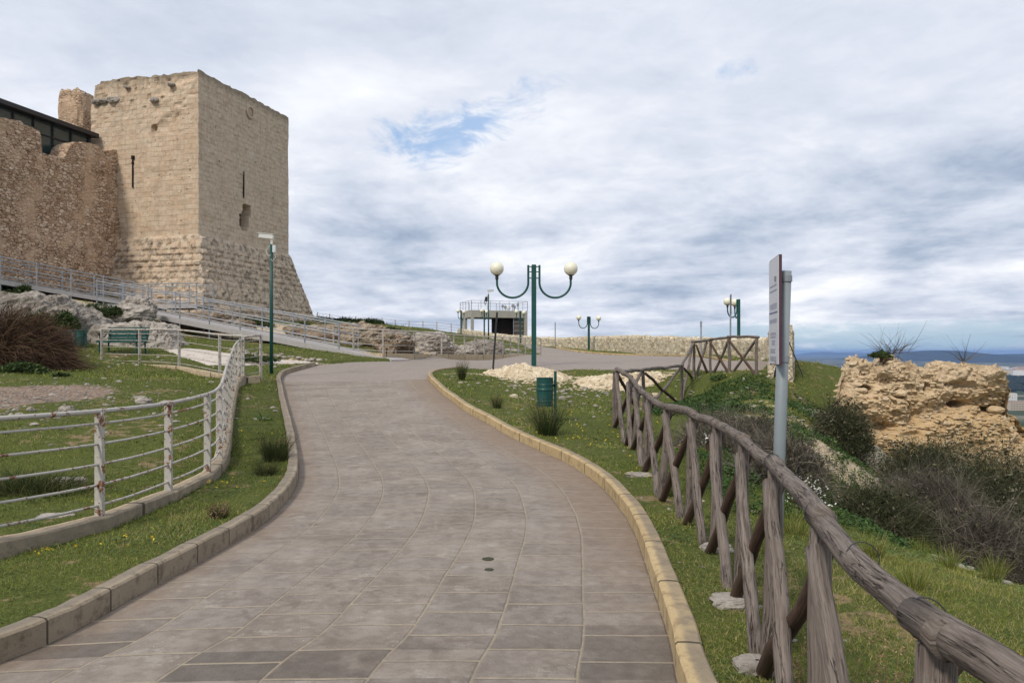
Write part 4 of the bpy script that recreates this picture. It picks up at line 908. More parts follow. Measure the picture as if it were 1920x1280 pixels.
# ================================================================== BOULDERS, RUBBLE, RUIN
def boulder(name, label, c, r, seed, mat, amp=0.28, k=70, m=44, flat=0.8, cat='rock', group=None, fr=1.3, rz=0.0):
    V, Q = lump((0, 0, 0), r, seed, amp, k, m, flat, fr)
    if max(r) > .5:
        f1, f2, idv = worley(V[:, 0] * 2.2 + seed, V[:, 1] * 2.2, V[:, 2] * 3.0, seed); h1, h2, _ = worley(V[:, 0] * 7 + seed, V[:, 1] * 7, V[:, 2] * 8, seed)
        nn_ = V / np.array(r); nn_ /= np.linalg.norm(nn_, axis=1)[:, None]; V = V + nn_ * ((idv - .5) * .07 + np.clip(f2 - f1, 0, .5) * .08 - np.clip(.40 - h1, 0, 1) * .14 + fbm(V[:, 0] * 5, V[:, 1] * 5, V[:, 2] * 5, o=3, seed=seed) * .08)[:, None] * min(1, max(r))
    ca, sa = math.cos(rz), math.sin(rz); V = V @ np.array([[ca, sa, 0], [-sa, ca, 0], [0, 0, 1]])
    o = mk(name, V, Q=Q, mat=mat, loc=c); return tag(o, label, cat, group)
boulder('rock_outcrop', 'big grey weathered rock outcrop above the brown bush at the left edge', (-19.0, 29.4, 1.65), (3.4, 2.0, 2.1), 5, M_rockgrey, 0.20, 200, 120, 0.62, fr=1.6)
boulder('rock_outcrop', 'rounded pale whitish boulder behind the green bench', (-14.3, 29.6, 1.55), (1.75, 1.1, 1.15), 12, M_rockwhite, 0.20, 150, 90, 0.62, rz=0.0)
boulder('rock_outcrop', 'flat pale rock ledge just above and behind the rounded pale boulder', (-17.2, 34.5, 3.15), (1.4, 0.9, 0.45), 14, M_rockwhite, 0.35, flat=.8)
boulder('rock_outcrop', 'small pale rock between two green shrubs under the ramp railings', (-17.0, 35.5, 3.55), (0.75, 0.5, 0.5), 15, M_rockwhite, 0.4)
boulder('rock_outcrop', 'pale rubble rock lying beneath the steel ramps in front of the tower base', (-15.0, 38.6, 3.0), (2.2, 0.7, 0.50), 16, M_rockbank, 0.4)
boulder('rock_bank', 'brown earth and rock bank behind the railings at the foot of the ramp', (-8.3, 38.0, 1.75), (3.1, 1.2, 1.15), 17, M_rockbank, 0.35, 90, 50, 0.7)
boulder('rock_bank', 'dark brown rock bank capped with pale stone behind the first bays of the plaza fence', (-6.0, 37.0, 1.55), (2.9, 0.8, 0.85), 18, M_rockbank, 0.30, 110, 60, 0.6, rz=R(-66))
for i, (px, py, D, r, lb) in enumerate([(672, 628, 36.5, (.9, .5, .75), 'brown broken rock right beside the end post of the ramp railing'), (742, 634, 36.3, (.9, .6, .42), 'grey rounded rock on the bank between the second and third fence posts from the ramp'),
        (806, 634, 39.5, (.95, .6, .5), 'pale jagged rock standing highest on the bank behind the plaza fence'), (812, 646, 42, (1.2, .7, .45), 'long pale rock low down behind the plaza fence'),
        (908, 652, 46, (1.25, .8, .62), 'big grey rounded rock behind the plaza fence left of the leaning dark pole'), (868, 655, 44, (0.7, .5, .32), 'small pale rock left of the big grey rounded rock'), (950, 660, 49, (.9, .6, .3), 'low flat pale rock just right of the leaning dark pole')]):
    x, y, z = W(px, py, D); boulder('rock', lb, (x, y, z - r[2] * 0.35), r, 70 + i, [M_rockbank, M_rockgrey, M_rockwhite, M_rockwhite, M_rockgrey, M_rockwhite, M_rockwhite][i], 0.4, 44, 26, 0.85)
def shards(mb, c, rad, n_, s0, s1, zf, seed):
    q_ = np.random.default_rng(seed); A0 = q_.uniform(0, 2 * math.pi, n_); R0 = np.sqrt(q_.uniform(0, 1, n_)); X0 = c[0] + rad[0] * R0 * np.cos(A0); Y0 = c[1] + rad[1] * R0 * np.sin(A0); Z0 = GT(X0, Y0) + zf(X0, Y0)
    for x, y, z0_ in zip(X0, Y0, Z0):
        s = q_.uniform(s0, s1); V, Q = lump((x, y, z0_ + s * 0.1), (s * q_.uniform(.7, 1.3), s * q_.uniform(.7, 1.2), s * q_.uniform(.3, .6)), int(q_.integers(1, 9999)), 0.45, 7, 5, 1.0); mb.add(V, Q)
def mound(name, label, c, rad, h, seed, mat):
    x = np.linspace(-1.15, 1.15, 130); y = np.linspace(-1.15, 1.15, 70); A1, A2 = np.meshgrid(x, y, indexing='ij')
    wx, wy = c[0] + A1 * rad[0], c[1] + A2 * rad[1]; g_ = GT(wx, wy)
    rr = np.hypot(A1, A2) + fbm(A1 * 2.4, A2 * 2.4, o=3, seed=seed) * 0.25
    f1, f2, idv = worley(wx / 0.22, wy / 0.22, wx * 0, seed)
    hh = h * np.clip(1 - rr ** 2, -0.4, 1) * (0.8 + 0.4 * fbm(wx * 1.4, wy * 1.4, o=3, seed=seed + 1)) + (np.clip((f2 - f1) * 2, 0, 1) * 0.06 + idv * 0.07 + fbm(wx * 6, wy * 6, o=3, seed=seed + 2) * 0.04) * (rr < 1.05)
    V = np.stack([wx - c[0], wy - c[1], g_ + hh - 0.04 - c[2]], -1).reshape(-1, 3)
    return tag(mk(name, V, Q=grid_q(130, 70), mat=mat, loc=c), label, 'rubble')
mound('rubble_mound', 'low heap of cream broken stone in front of the tall twin-globe lamp', (0.52, 24.6, 0.9), (1.28, 0.95), 0.36, 3, M_rockcream)
mound('rubble_mound', 'flatter spread of cream broken stone behind the corner of the log fence', (3.35, 23.9, 0.9), (1.35, 0.9), 0.25, 9, M_rockcream)
mb = MB(); shards(mb, (0.52, 24.55), (1.35, 0.85), 420, .02, .085, lambda x, y: .29 * np.maximum(0, 1 - ((x - .52) / 1.28) ** 2 - ((y - 24.6) / .95) ** 2), 4)
shards(mb, (3.35, 23.85), (1.5, 0.9), 360, .02, .085, lambda x, y: .19 * np.maximum(0, 1 - ((x - 3.35) / 1.35) ** 2 - ((y - 23.9) / .9) ** 2), 5)
shards(mb, (1.9, 23.3), (2.4, 0.6), 240, .015, .06, lambda x, y: 0 * x, 6)
tag(mb.build('rubble_stones', M_rockcream), 'loose cream stones lying over and around the two rubble mounds', 'stones', kind='stuff')
# ruin on the right: a long broken wall of conglomerate
rn = empty('ruined_wall', (9.8, 18.5, -1), 'long crumbling block of yellow conglomerate masonry with holes, above the dark shrubs on the right', 'ruined wall')
def ruin():
    prof_px = [(1556, 850), (1566, 800), (1574, 750), (1583, 706), (1598, 672), (1622, 651), (1642, 662), (1654, 672), (1668, 662), (1688, 650), (1706, 682), (1712, 684), (1724, 660), (1738, 674), (1760, 684), (1785, 660), (1808, 664), (1830, 678), (1858, 674), (1878, 708), (1884, 745), (1908, 772), (1922, 790), (1975, 800), (2040, 835)]
    D = 18.3; nu_, nv_ = 560, 280
    us = np.linspace(1556, 2040, nu_); ptop = np.interp(us, [p[0] for p in prof_px], [p[1] for p in prof_px])
    Xs = (us - CX) / F_PX * D; zt = EYE - (ptop - HOR) / F_PX * D - 0.33 + fbm(us * 0.06, us * 0, o=5, seed=4, g=.6) * 0.20
    zb = -1.75; vs = np.linspace(0, 1, nv_)
    # section: front face up, over a rounded top, down the back
    fr = vs < 0.62
    U2, V2 = np.meshgrid(np.arange(nu_), vs, indexing='ij'); ZT = zt[U2]; XS = Xs[U2]
    t = np.clip(V2 / 0.62, 0, 1); tb = np.clip((V2 - 0.62) / 0.10, 0, 1); td = np.clip((V2 - 0.72) / 0.28, 0, 1)
    th = np.clip((ZT - zb) / 2.6, 0.2, 1) * 1.25 * sstep(XS, Xs[0], Xs[0] + 1.3)
    Zc = zb + (ZT - zb) * np.where(V2 < 0.62, t, 1) + 0.10 * np.sin(math.pi * tb) * (V2 >= .62) - (ZT - zb) * td
    Yc = D + 0.42 * (1 - t) * -1 + np.where(V2 >= 0.62, th * tb, 0) + td * 0.3 * sstep(XS, Xs[0], Xs[0] + 1.3) + 0.5 * np.exp(-(XS - Xs[0]) / 0.4)
    bul = fbm(XS * 0.9, Zc * 0.9, Yc * 0, o=4, seed=41) * 0.60 + np.exp(-((Zc - 0.15 - 0.25 * np.sin(XS * 1.3)) / 0.28) ** 2) * 0.28 * (V2 < .62)   # eroded band
    f1, f2, idv = worley(XS / 0.11, Yc / 0.16, Zc / 0.065, 3)
    g1_, g2_, id2 = worley(XS / 0.30, Yc / 0.3, Zc / 0.18, 6)
    st = (0.6 - np.clip(f1, 0, .6)) * 0.21 * (0.15 + idv) + np.clip(g2_ - g1_, 0, 1) * 0.05 + (id2 - .5) * 0.10
    hole = 0
    for (hx, hy, rx_h, rz_h, dp) in [(1618, 730, 13, 7, .5), (1684, 738, 11, 8, .5), (1740, 727, 8, 10, .35), (1802, 758, 13, 7, .5), (1858, 766, 16, 7, .4), (1650, 800, 30, 9, .25), (1700, 815, 22, 8, .2), (1795, 722, 20, 9, .2), (1660, 715, 30, 8, .15)]:
        x0 = (hx - CX) / F_PX * D; z0 = EYE - (hy - HOR) / F_PX * D; k_ = F_PX / D
        hole = np.maximum(hole, dp * np.exp(-(((XS - x0) * k_ / rx_h) ** 2 + ((Zc - z0) * k_ / rz_h) ** 2) ** 2))
    Yd = Yc + (bul - st) * np.where(V2 < 0.66, 1, -1) + np.where(V2 < .62, hole, 0)
    Zd = Zc + (st * 0.8 + fbm(XS * 3, Yc * 3, o=3, seed=9) * 0.06) * (V2 >= 0.58)
    Vv = np.stack([XS - 9.8, Yd - 18.5, Zd + 1], -1).reshape(-1, 3)
    mk('masonry', Vv, Q=grid_q(nu_, nv_), mat=M_ruin, parent=rn, col=np.clip((0.35 - f1) * 3, 0, 1).ravel() * idv.ravel())
    fv = Vv.reshape(nu_, nv_, 3); qr = np.random.default_rng(12); mb = MB()
    for i in range(1500):
        a, b = qr.integers(6, nu_ - 6), qr.integers(10, int(nv_ * .7)); p = fv[a, b]
        s = qr.uniform(.018, .055) * (1.5 if qr.random() < .12 else 1); v3, q3 = lump(p, (s * qr.uniform(1, 1.9), s, s * qr.uniform(.45, .8)), int(qr.integers(1, 9999)), .45, 6, 4); mb.add(v3, q3)
    so_ = mb.build('embedded_stones', M_ruinstone, rn); so_['kind'] = 'stuff'
ruin()
for i, (px, py, s) in enumerate([(1614, 732, .13), (1688, 737, .14), (1865, 768, .17)]):
    x, y, z = W(px, py, 18.25); V, Q = lump((x - 9.8, y - 18.5, z + 1), (s * 1.2, s, s * .6), 5 + i, 0.3, 14, 9); mk('loose_block', V, Q=Q, mat=M_ruin, parent=rn, col=np.full(len(V), .25))

# ================================================================== DRY-STONE WALL
dw = [(862, 112, 617, 640), (885, 106, 620, 638), (940, 98, 627, 645), (1000, 90, 632, 655), (1060, 84, 634, 653), (1100, 79, 632, 656), (1160, 71, 631, 661), (1200, 65, 630, 664), (1300, 54, 634, 669), (1400, 44, 637, 672), (1440, 39, 636, 675), (1450, 33, 630, 682), (1453, 28, 622, 695), (1457, 23.0, 613, 714)]
P = np.array([fpt(a[0] + (8 if a[1] < 40 else 0), a[1]) for a in dw]); s0 = arc(P); zt0 = [EYE - (a[2] - HOR) / F_PX * a[1] for a in dw]; zb0 = [EYE - (a[3] - HOR) / F_PX * a[1] - 0.5 for a in dw]
ss = np.arange(0, s0[-1], 0.11); ss = np.r_[ss, s0[-1]]; PX = np.interp(ss, s0, P[:, 0]); PY = np.interp(ss, s0, P[:, 1])
T_ = np.gradient(np.c_[PX, PY], axis=0); T_ /= np.linalg.norm(T_, axis=1)[:, None]; Nn = np.c_[T_[:, 1], -T_[:, 0]] * 1.0   # right of travel (towards camera side)
sec = [(0.31, 0.0), (0.30, .15), (0.30, .3), (0.30, .45), (0.29, .6), (0.29, .75), (0.28, .9), (0.22, 1.0), (0.0, 1.04), (-0.22, 1.0), (-0.3, .9), (-0.3, .5), (-0.3, 0)]
ZT = np.interp(ss, s0, zt0); ZB = np.interp(ss, s0, zb0); V = []
for (o_, hh) in sec:
    z = ZB + (ZT - 0.03 - ZB) * hh; x = PX + Nn[:, 0] * o_; y = PY + Nn[:, 1] * o_; f1, f2, idv = worley(ss / 0.35, z / 0.2, z * 0 + o_ * 3, 2)
    j = idv * 0.10 + fbm(ss * 2, z * 2, o=3, seed=3) * 0.05; V.append(np.c_[x + Nn[:, 0] * j * np.sign(o_), y + Nn[:, 1] * j * np.sign(o_), z + (hh >= .9) * (idv * 0.16 - 0.05)])
V = np.stack(V, 1).reshape(-1, 3); k = len(sec); nP = len(ss); V = np.vstack([V, V[-k:].mean(0)])
T3 = [((nP) * k, (nP - 1) * k + i + 1, (nP - 1) * k + i) for i in range(k - 1)]
tag(mk('dry_stone_wall', V, T=T3, Q=grid_q(nP, k), mat=M_drystone), 'long curving wall of pale dry stones at the back of the plaza, ending in a tall pillar-like butt behind the sign', 'stone wall')
for i, (dy, dz_, s) in enumerate([(0, 0.1, .28), (0, .45, .27), (0, .8, .26), (0, 1.15, .25), (0.0, 1.42, .22)]): pass

# ================================================================== CONCRETE LOOKOUT BUILDING
bo = np.array([*fpt(884, 108), 3.0]); cb = empty('concrete_lookout', tuple(bo), 'open raw concrete lookout building with a railed flat roof, standing behind the stone wall', 'building')
sB = 108 / 90.0; fx = np.array([.94, .34, 0]); gx_ = np.array([-.34, .94, 0]); LZ = (EYE + (HOR - 581) / F_PX * 108) - 3.0; Lf, Ld = 8.3, 5.6; af = math.atan2(.34, .94)
def cbx(name, u, v, z, su, sv, sz, mat, parent=cb): return MB().box(fx * u + gx_ * v + (0, 0, z), (su, sv, sz), af).build(name, mat, parent)
cbx('roof_slab', Lf / 2, Ld / 2, LZ - 0.5, Lf, Ld, 1.0, M_concrete)
for (u, v, su, sv) in ((0.18, 0.2, .36, .4), (0.18, Ld - .25, .36, .5), (0.18, Ld * .62, .36, .4)): cbx('column', u, v, (LZ - 1) / 2 - 1, su, sv, LZ + 1, M_concrete)
cbx('end_wall', Lf - 0.22, Ld / 2, (LZ - 1) / 2 - 1, .44, Ld - .02, LZ + 1, M_concrete)
cbx('dark_room', Lf - 2.0, Ld / 2 + 0.5, (LZ - 1) / 2 - .8, 3.1, Ld - 1.2, LZ + .6, M_black)  # solid near-black block; its colour stands for the room's shaded interior
cbx('slatted_screen', Lf - 1.22, 0.3, (LZ - 1) / 2 - .6, 1.55, .1, LZ + .2, M_brownboard)
for k in range(4): cbx('screen_batten', Lf - 1.22, 0.22, 1.0 + k * .62, 1.5, .04, .07, M_galv)
cbx('screen_post', Lf - 2.03, 0.24, 1.4, .07, .09, LZ + .2, M_galv)
for (u0, u1, v0, v1, nn_) in ((0, Lf, 0, 0, 6), (0, 0, 0, Ld, 4), (Lf, Lf, 0, Ld, 3), (0, Lf, Ld, Ld, 6)):
    mb = MB()
    for t in np.linspace(0, 1, nn_ + 1):
        p = fx * (u0 + (u1 - u0) * t) + gx_ * (v0 + (v1 - v0) * t); mb.tube([p + (0, 0, LZ), p + (0, 0, LZ + 1.35)], 0.035, 5)
    for h in (1.33, 1.0, .5): a_ = fx * u0 + gx_ * v0; b_ = fx * u1 + gx_ * v1; mb.tube([a_ + (0, 0, LZ + h), b_ + (0, 0, LZ + h)], 0.025 if h > 1.2 else .012, 5)
    mb.build('railing', M_galv, cb)
an_ = MB()
for (u, h) in ((5.1, 1.0), (5.5, .8), (6.6, 1.1), (6.9, .9), (7.4, 1.3)): an_.tube([fx * u + gx_ * 1.5 + (0, 0, LZ), fx * u + gx_ * 1.5 + (0, 0, LZ + h)], 0.05, 6); an_.box(fx * u + gx_ * 1.5 + (0, 0, LZ + h * .7), (.3, .2, .35), af)
an_.build('roof_equipment', M_galv, cb)
an2 = MB(); an2.ball(fx * 5.9 + gx_ * 1.4 + (0, 0, LZ + .45), .32, 14, 8, (1, .4, 1)); an2.build('dish', M_white, cb)
#--PART4--
# ================================================================== STREET LAMPS
def lamp(loc, label, rz=0.0, arms=((1, 0), (-1, 0)), scale=1.0, H=3.9, reach=1.42):
    o = empty('street_lamp', loc, label, 'street lamp', 'green twin-globe street lamps', rz); o.scale = (scale,) * 3
    MB().box((0, 0, H / 2 - .1), (0.185, 0.185, H + .2)).build('post', M_green, o, bevel=0.02)
    MB().box((0, 0, H + .003), (0.15, 0.15, 0.03)).build('cap', M_green, o)
    for (cx_, sy_) in arms:
        u = np.array([cx_, sy_, 0.0]); q_ = 0.215; Rr = (reach - q_) / 2; zc = H - 0.66
        P = [u * q_ + (0, 0, H), u * q_ + (0, 0, H - .3), u * q_ + (0, 0, zc)] + [u * (q_ + Rr - Rr * math.cos(a)) + (0, 0, zc - Rr * 0.98 * math.sin(a)) for a in np.linspace(0.08, math.pi - .12, 26)] + [u * (reach - 0.005) + (0, 0, zc + .05), u * reach + (0, 0, zc + .12)]
        mb = MB(); mb.tube(P, 0.042, 12)
        for h in (H - .06, H - .26, H - .50): mb.beam(u * 0.06 + (0, 0, h), u * q_ + (0, 0, h), 0.05, 0.035)
        a_ = mb.build('arm', M_green, o, smooth=False)
        mb = MB(); mb.tube([u * reach + (0, 0, zc + .10), u * reach + (0, 0, zc + .14), u * reach + (0, 0, zc + .25), u * reach + (0, 0, zc + .27)], [0.055, .065, .065, .13], 14); mb.build('socket', M_dark, o)
        mb = MB(); mb.ball(u * reach + (0, 0, zc + .52), 0.265, 32, 20); gb = mb.build('globe', M_globe, o, smooth=True)
    return o
lp0 = lamp((*fpt(1001, 30), 1.04), 'tall green twin-globe lamp nearest to the camera, behind the heap of broken stone')
def lampcopy(px, D, rz, scale, base_py, label):
    x, y = fpt(px, D); return copy_tree(lp0, (x, y, EYE - (base_py - HOR) / F_PX * D), rz, label, scale)
lampcopy(1104, 75, R(36), 0.90, 662, 'distant green twin-globe lamp standing on the grass strip before the stone wall')
lampcopy(975.5, 92, R(70), 0.92, 640, 'distant twin-globe lamp seen edge-on before the slatted screen of the concrete building')
lampcopy(908, 100, R(79), 0.92, 634, 'distant twin-globe lamp before the concrete building, just left of the far camera pole')
lampcopy(864.5, 103, R(76), 0.9, 632, 'most distant twin-globe lamp at the left end of the concrete building')
lamp((*fpt(1385, 52), 1.2), 'green globe lamp beside a grey signpost behind the far log fence', R(0), arms=((-0.60, -0.1), (0.03, 0.8)), reach=1.3)
# ================================================================== POLES
def camera_pole(loc, label, H, rz, cable=True, sc_=1.0):
    o = empty('camera_pole', loc, label, 'camera pole', None, rz)
    MB().tube([(0, 0, -.3), (0, 0, H * .5), (0, 0, H)], [0.055, 0.053, 0.045], 14).build('pole', M_teal, o, smooth=True)
    MB().tube([(0, 0, H - .02), (0, 0, H + .14)], 0.028, 10).build('bracket', M_white, o)
    c = MB(); c.beam((0.06, 0, H + .22), (-.38, 0, H + .27), .12, .13); c.beam((0.10, 0, H + .30), (-.43, 0, H + .345), .15, .015); cb_ = c.build('camera', M_white, o, bevel=0.01)
    MB().tube([(-.385, 0, H + .27), (-.40, 0, H + .272)], 0.045, 12).build('lens', M_dark, cb_)
    MB().box((0.09, -.02, H - .14), (0.09, .10, .22)).build('junction_box', M_box, o, bevel=0.008)
    if cable:
        MB().tube([(.06 - .02 * math.sin(a), -.03, H + .2 - a * .1) for a in np.linspace(0, 2, 8)] + [(-.12, 0, H - .10), (-.17, 0, H - .22), (-.10, -.02, H - .34), (0.0, -.06, H - .34)], 0.009, 6).build('cable', M_white, o)
        MB().tube([(.10, -.03, H - .25), (.13, -.03, H - .40), (.04, -.05, H - .52), (.0, -.05, H - .45)], 0.009, 6).build('cable', M_white, o)
    return o
camera_pole((*fpt(509, 23.8), gt1(*fpt(509, 23.8)) - .02), 'green pole with a white security camera in front of the tower base', EYE + (HOR - 457) / F_PX * 23.8 - gt1(*fpt(509, 23.8)), 0)
cp2 = camera_pole((*fpt(916, 60), EYE + 22 / F_PX * 60), 'distant green camera pole with two fittings, left of the tall lamp', 3.55, R(200), False)
mb = MB(); mb.tube([(.0, 0, 3.3), (.25, .1, 3.35), (.38, .1, 2.9), (.3, .1, 2.7), (.08, 0, 3.2)], 0.025, 6); mb.box((.18, 0, 3.15), (.18, .14, .32)); mb.build('bracket', M_dark, cp2)
o = empty('leaning_pole', (*W(923, 693, 25.2)[:2], 0.9), 'plain dark pole leaning right at the tip of the grass island', 'pole')
MB().tube([(0, 0, -.2), (0.155, 0, EYE + (HOR - 585) / F_PX * 25.2 - .9)], 0.033, 10).build('shaft', M_dark, o); MB().tube([(0, 0, -.05), (0.0, 0, .05)], 0.06, 10).build('base_collar', M_dark, o)
for (px, y0, y1, D, rr, lb) in ((1041, 604, 655, 78, .05, 'thin grey pole on the grass strip between the tall lamp and the next lamp'), (1314.5, 602, 672, 50, .05, 'thin grey pole in front of the stone wall left of the far log fence')):
    x, y, z1 = W(px, y0, D); _, _, z0 = W(px, y1, D); mb = MB(); mb.tube([(0, 0, -.1), (0, 0, z1 - z0)], rr, 8); mb.box((0, 0, (z1 - z0) - .18), (.10, .13, .3)); tag(mb.build('thin_pole', M_galv, loc=(x, y, z0)), lb, 'pole')
x, y, z1 = W(1370, 552, 40); z0 = W(1369, 672, 40)[2]
o = empty('signpost', (x, y, z0), 'grey signpost with a narrow dark panel seen edge-on beside the globe lamp', 'signpost')
MB().tube([(-.02, 0, -.2), (0, 0, z1 - z0 - .05)], .042, 10).build('pole', M_greypole, o); MB().box((-.01, -.07, z1 - z0 - .5), (.035, .5, 1.0), R(-12)).build('panel', M_signedge, o)
x, y, z0 = W(1506, 700, 22); z1 = W(1474, 628, 22)
o = tag(MB().tube([(0, 0, -.1), (z1[0] - x, 0, z1[2] - z0)], 0.016, 8).tube([(z1[0] - x, 0, z1[2] - z0 - .02), (z1[0] - x - .05, 0.02, z1[2] - z0 + .08)], 0.022, 8).build('leaning_rod', M_dark, loc=(x, y, z0)), 'thin dark rod leaning left on the grass right of the sign pole', 'rod')

# ---------------- information sign in the foreground
sg = empty('information_sign', (1.545, 4.66, 0.0), 'pale information board seen nearly edge-on, clamped to a leaning grey pole behind the log fence', 'sign')
SO = np.array([1.545, 4.66, 0.0])
mb = MB(); mb.tube([np.array([1.548, 4.62, -.2]) - SO, np.array([1.575, 4.60, 1.0]) - SO, np.array([1.604, 4.58, 2.075]) - SO], 0.0345, 24, True); mb.build('pole', M_greypole, sg, smooth=True)
for h in (2.03, 1.56):
    c = np.array([1.548 + (h) * 0.027, 4.62 - h * .019, h]) - SO; m2 = MB(); m2.tube([c - (0, 0, .018), c + (0, 0, .018)], 0.0395, 20); m2.box(c + (-.035, -.0, 0), (.05, .03, .03)); m2.build('clamp', M_galv, sg)
pa = np.array([1.546, 4.495]); pb = np.array([1.607, 4.845]); pd = pb - pa; pl_ = np.linalg.norm(pd); pd /= pl_; pn = np.array([-pd[1], pd[0]])  # pn points left, to the path
zt_, zb_ = 2.163, 1.524; cpn = (pa + pb) / 2; an = math.atan2(pd[1], pd[0])
def pan(u, z, w_, h_, t, off, mat, name, par): 
    p = pa + pd * u + pn * off; return MB().box(np.array([p[0], p[1], z]) - SO, (w_, t, h_), an).build(name, mat, par)
board = pan(pl_ / 2, (zt_ + zb_) / 2, pl_, zt_ - zb_, 0.016, 0.0, M_signedge, 'board', sg)
fc = pan(pl_ / 2, (zt_ + zb_) / 2, pl_ - .012, zt_ - zb_ - .012, 0.006, 0.0095, M_signface, 'face', sg)
q_ = random.Random(5)
def row(z, h, u0, u1, mat=M_ink, glyph=0.6):
    mb = MB(); u = u0
    while u < u1:
        w_ = h * glyph * q_.uniform(.6, 1.2); p = pa + pd * (pl_ - u - w_ / 2) + pn * 0.0135; mb.box(np.array([p[0], p[1], z + h * q_.uniform(-.04, .04)]) - SO, (w_ * .55, 0.002, h * q_.uniform(.7, 1.0)), an); u += w_ + h * .22
    mb.build('lettering', mat, fc)
row(1.995, .010, .05, .30); row(1.965, .010, .05, .30)
row(1.872, .042, .06, .30, M_ink, .5)
pan(pl_ / 2, 1.835, pl_ - .06, .006, .002, .0135, M_inkblue, 'underline', fc)
row(1.785, .026, .04, .31, M_ink, .5)
for z, h, a_, b_ in ((1.71, .018, .07, .28), (1.69, .012, .07, .26), (1.665, .016, .12, .24), (1.648, .012, .12, .24), (1.615, .012, .07, .25), (1.60, .012, .07, .25), (1.57, .013, .06, .26), (1.555, .012, .06, .26)): row(z, h, a_, b_)

# ---------------- litter bins and bench
def bin_(loc, label, s=1.0, rz=0, post_side=1):
    o = empty('litter_bin', loc, label, 'litter bin', None, rz)
    k = 26; hs = [0, .012, .012, .1, .11, .12, .30, .31, .325, .345, .36, .40, .41, .425, .52, .535, .54]; rs = [.0, .01, .145, .148, .155, .148, .15, .158, .158, .150, .15, .15, .158, .152, .154, .160, .148]
    mb = MB(); mb.tube([(0, 0, h) for h in hs], 0.1, k, False); V = np.vstack(mb.V)
    for i, (h, r) in enumerate(zip(hs, rs)):
        a = np.linspace(0, 2 * math.pi, k, endpoint=False); V[i * k:(i + 1) * k] = np.c_[np.cos(a) * r, np.sin(a) * r, np.full(k, h)]
    mb.V = [V]; b_ = mb.build('drum', M_teal, o, loc=(0, 0, 0.27)); MB().tube([(0, 0, .49), (0, 0, .50)], 0.146, k).build('inside', M_black, o, loc=(0, 0, .27))  # black disc below the rim paints the shade inside the drum
    MB().box((post_side * .195, 0.03, .45), (.05, .05, .96)).build('post', M_green, o, bevel=.004); MB().box((post_side * .165, 0.02, .66), (.06, .03, .05)).build('hanger', M_green, o)
    return o
x, y = fpt(1021.5, 14.3); bin_((x, y, gt1(x, y)), 'green litter bin on a square post behind a tuft of rushes on the grass')
x, y = fpt(150, 27.4); bz = EYE - (660 - HOR) / F_PX * 27.4
b2 = bin_((x, y, EYE - (648 - HOR) / F_PX * 27.4 - .27), 'green litter bin half hidden behind the brown bush, left of the bench')
bn = empty('park_bench', (*fpt(229, 26.7), EYE - (664 - HOR) / F_PX * 26.7), 'green metal bench with dark scrolled arms below the rounded pale boulder', 'bench', None, R(-14))
bn.scale = (1.0,) * 3
mb = MB()
for h in np.linspace(.52, .88, 4): mb.box((0, .26 + (h - .45) * .22, h), (1.62, .03, .105))
mb.build('backrest', M_teal, bn)
mb = MB()
for v in np.linspace(-.22, .2, 4): mb.box((0, v, .43), (1.62, .10, .06))
mb.build('seat', M_teal, bn)
for s_ in (-.76, -.02, .76): MB().tube([(s_, .24, .42), (s_, .28, .55), (s_, .36, .92)], 0.03, 8).build('back_support', M_green, bn)
for s_ in (-.74, .74):
    MB().tube([(s_, -.22, 0), (s_, -.2, .25), (s_, -.2, .41)], .028, 8).build('leg', M_green, bn); MB().tube([(s_, .26, 0), (s_, .22, .25), (s_, .22, .41)], .028, 8).build('leg', M_green, bn)
    MB().tube([(s_, .28 - a * .08, .66 + .07 * math.sin(a * 1.3)) for a in np.linspace(0, 6.2, 16)] + [(s_, -.16, .5), (s_, -.2, .42)], .022, 8).build('armrest', M_dark, bn)

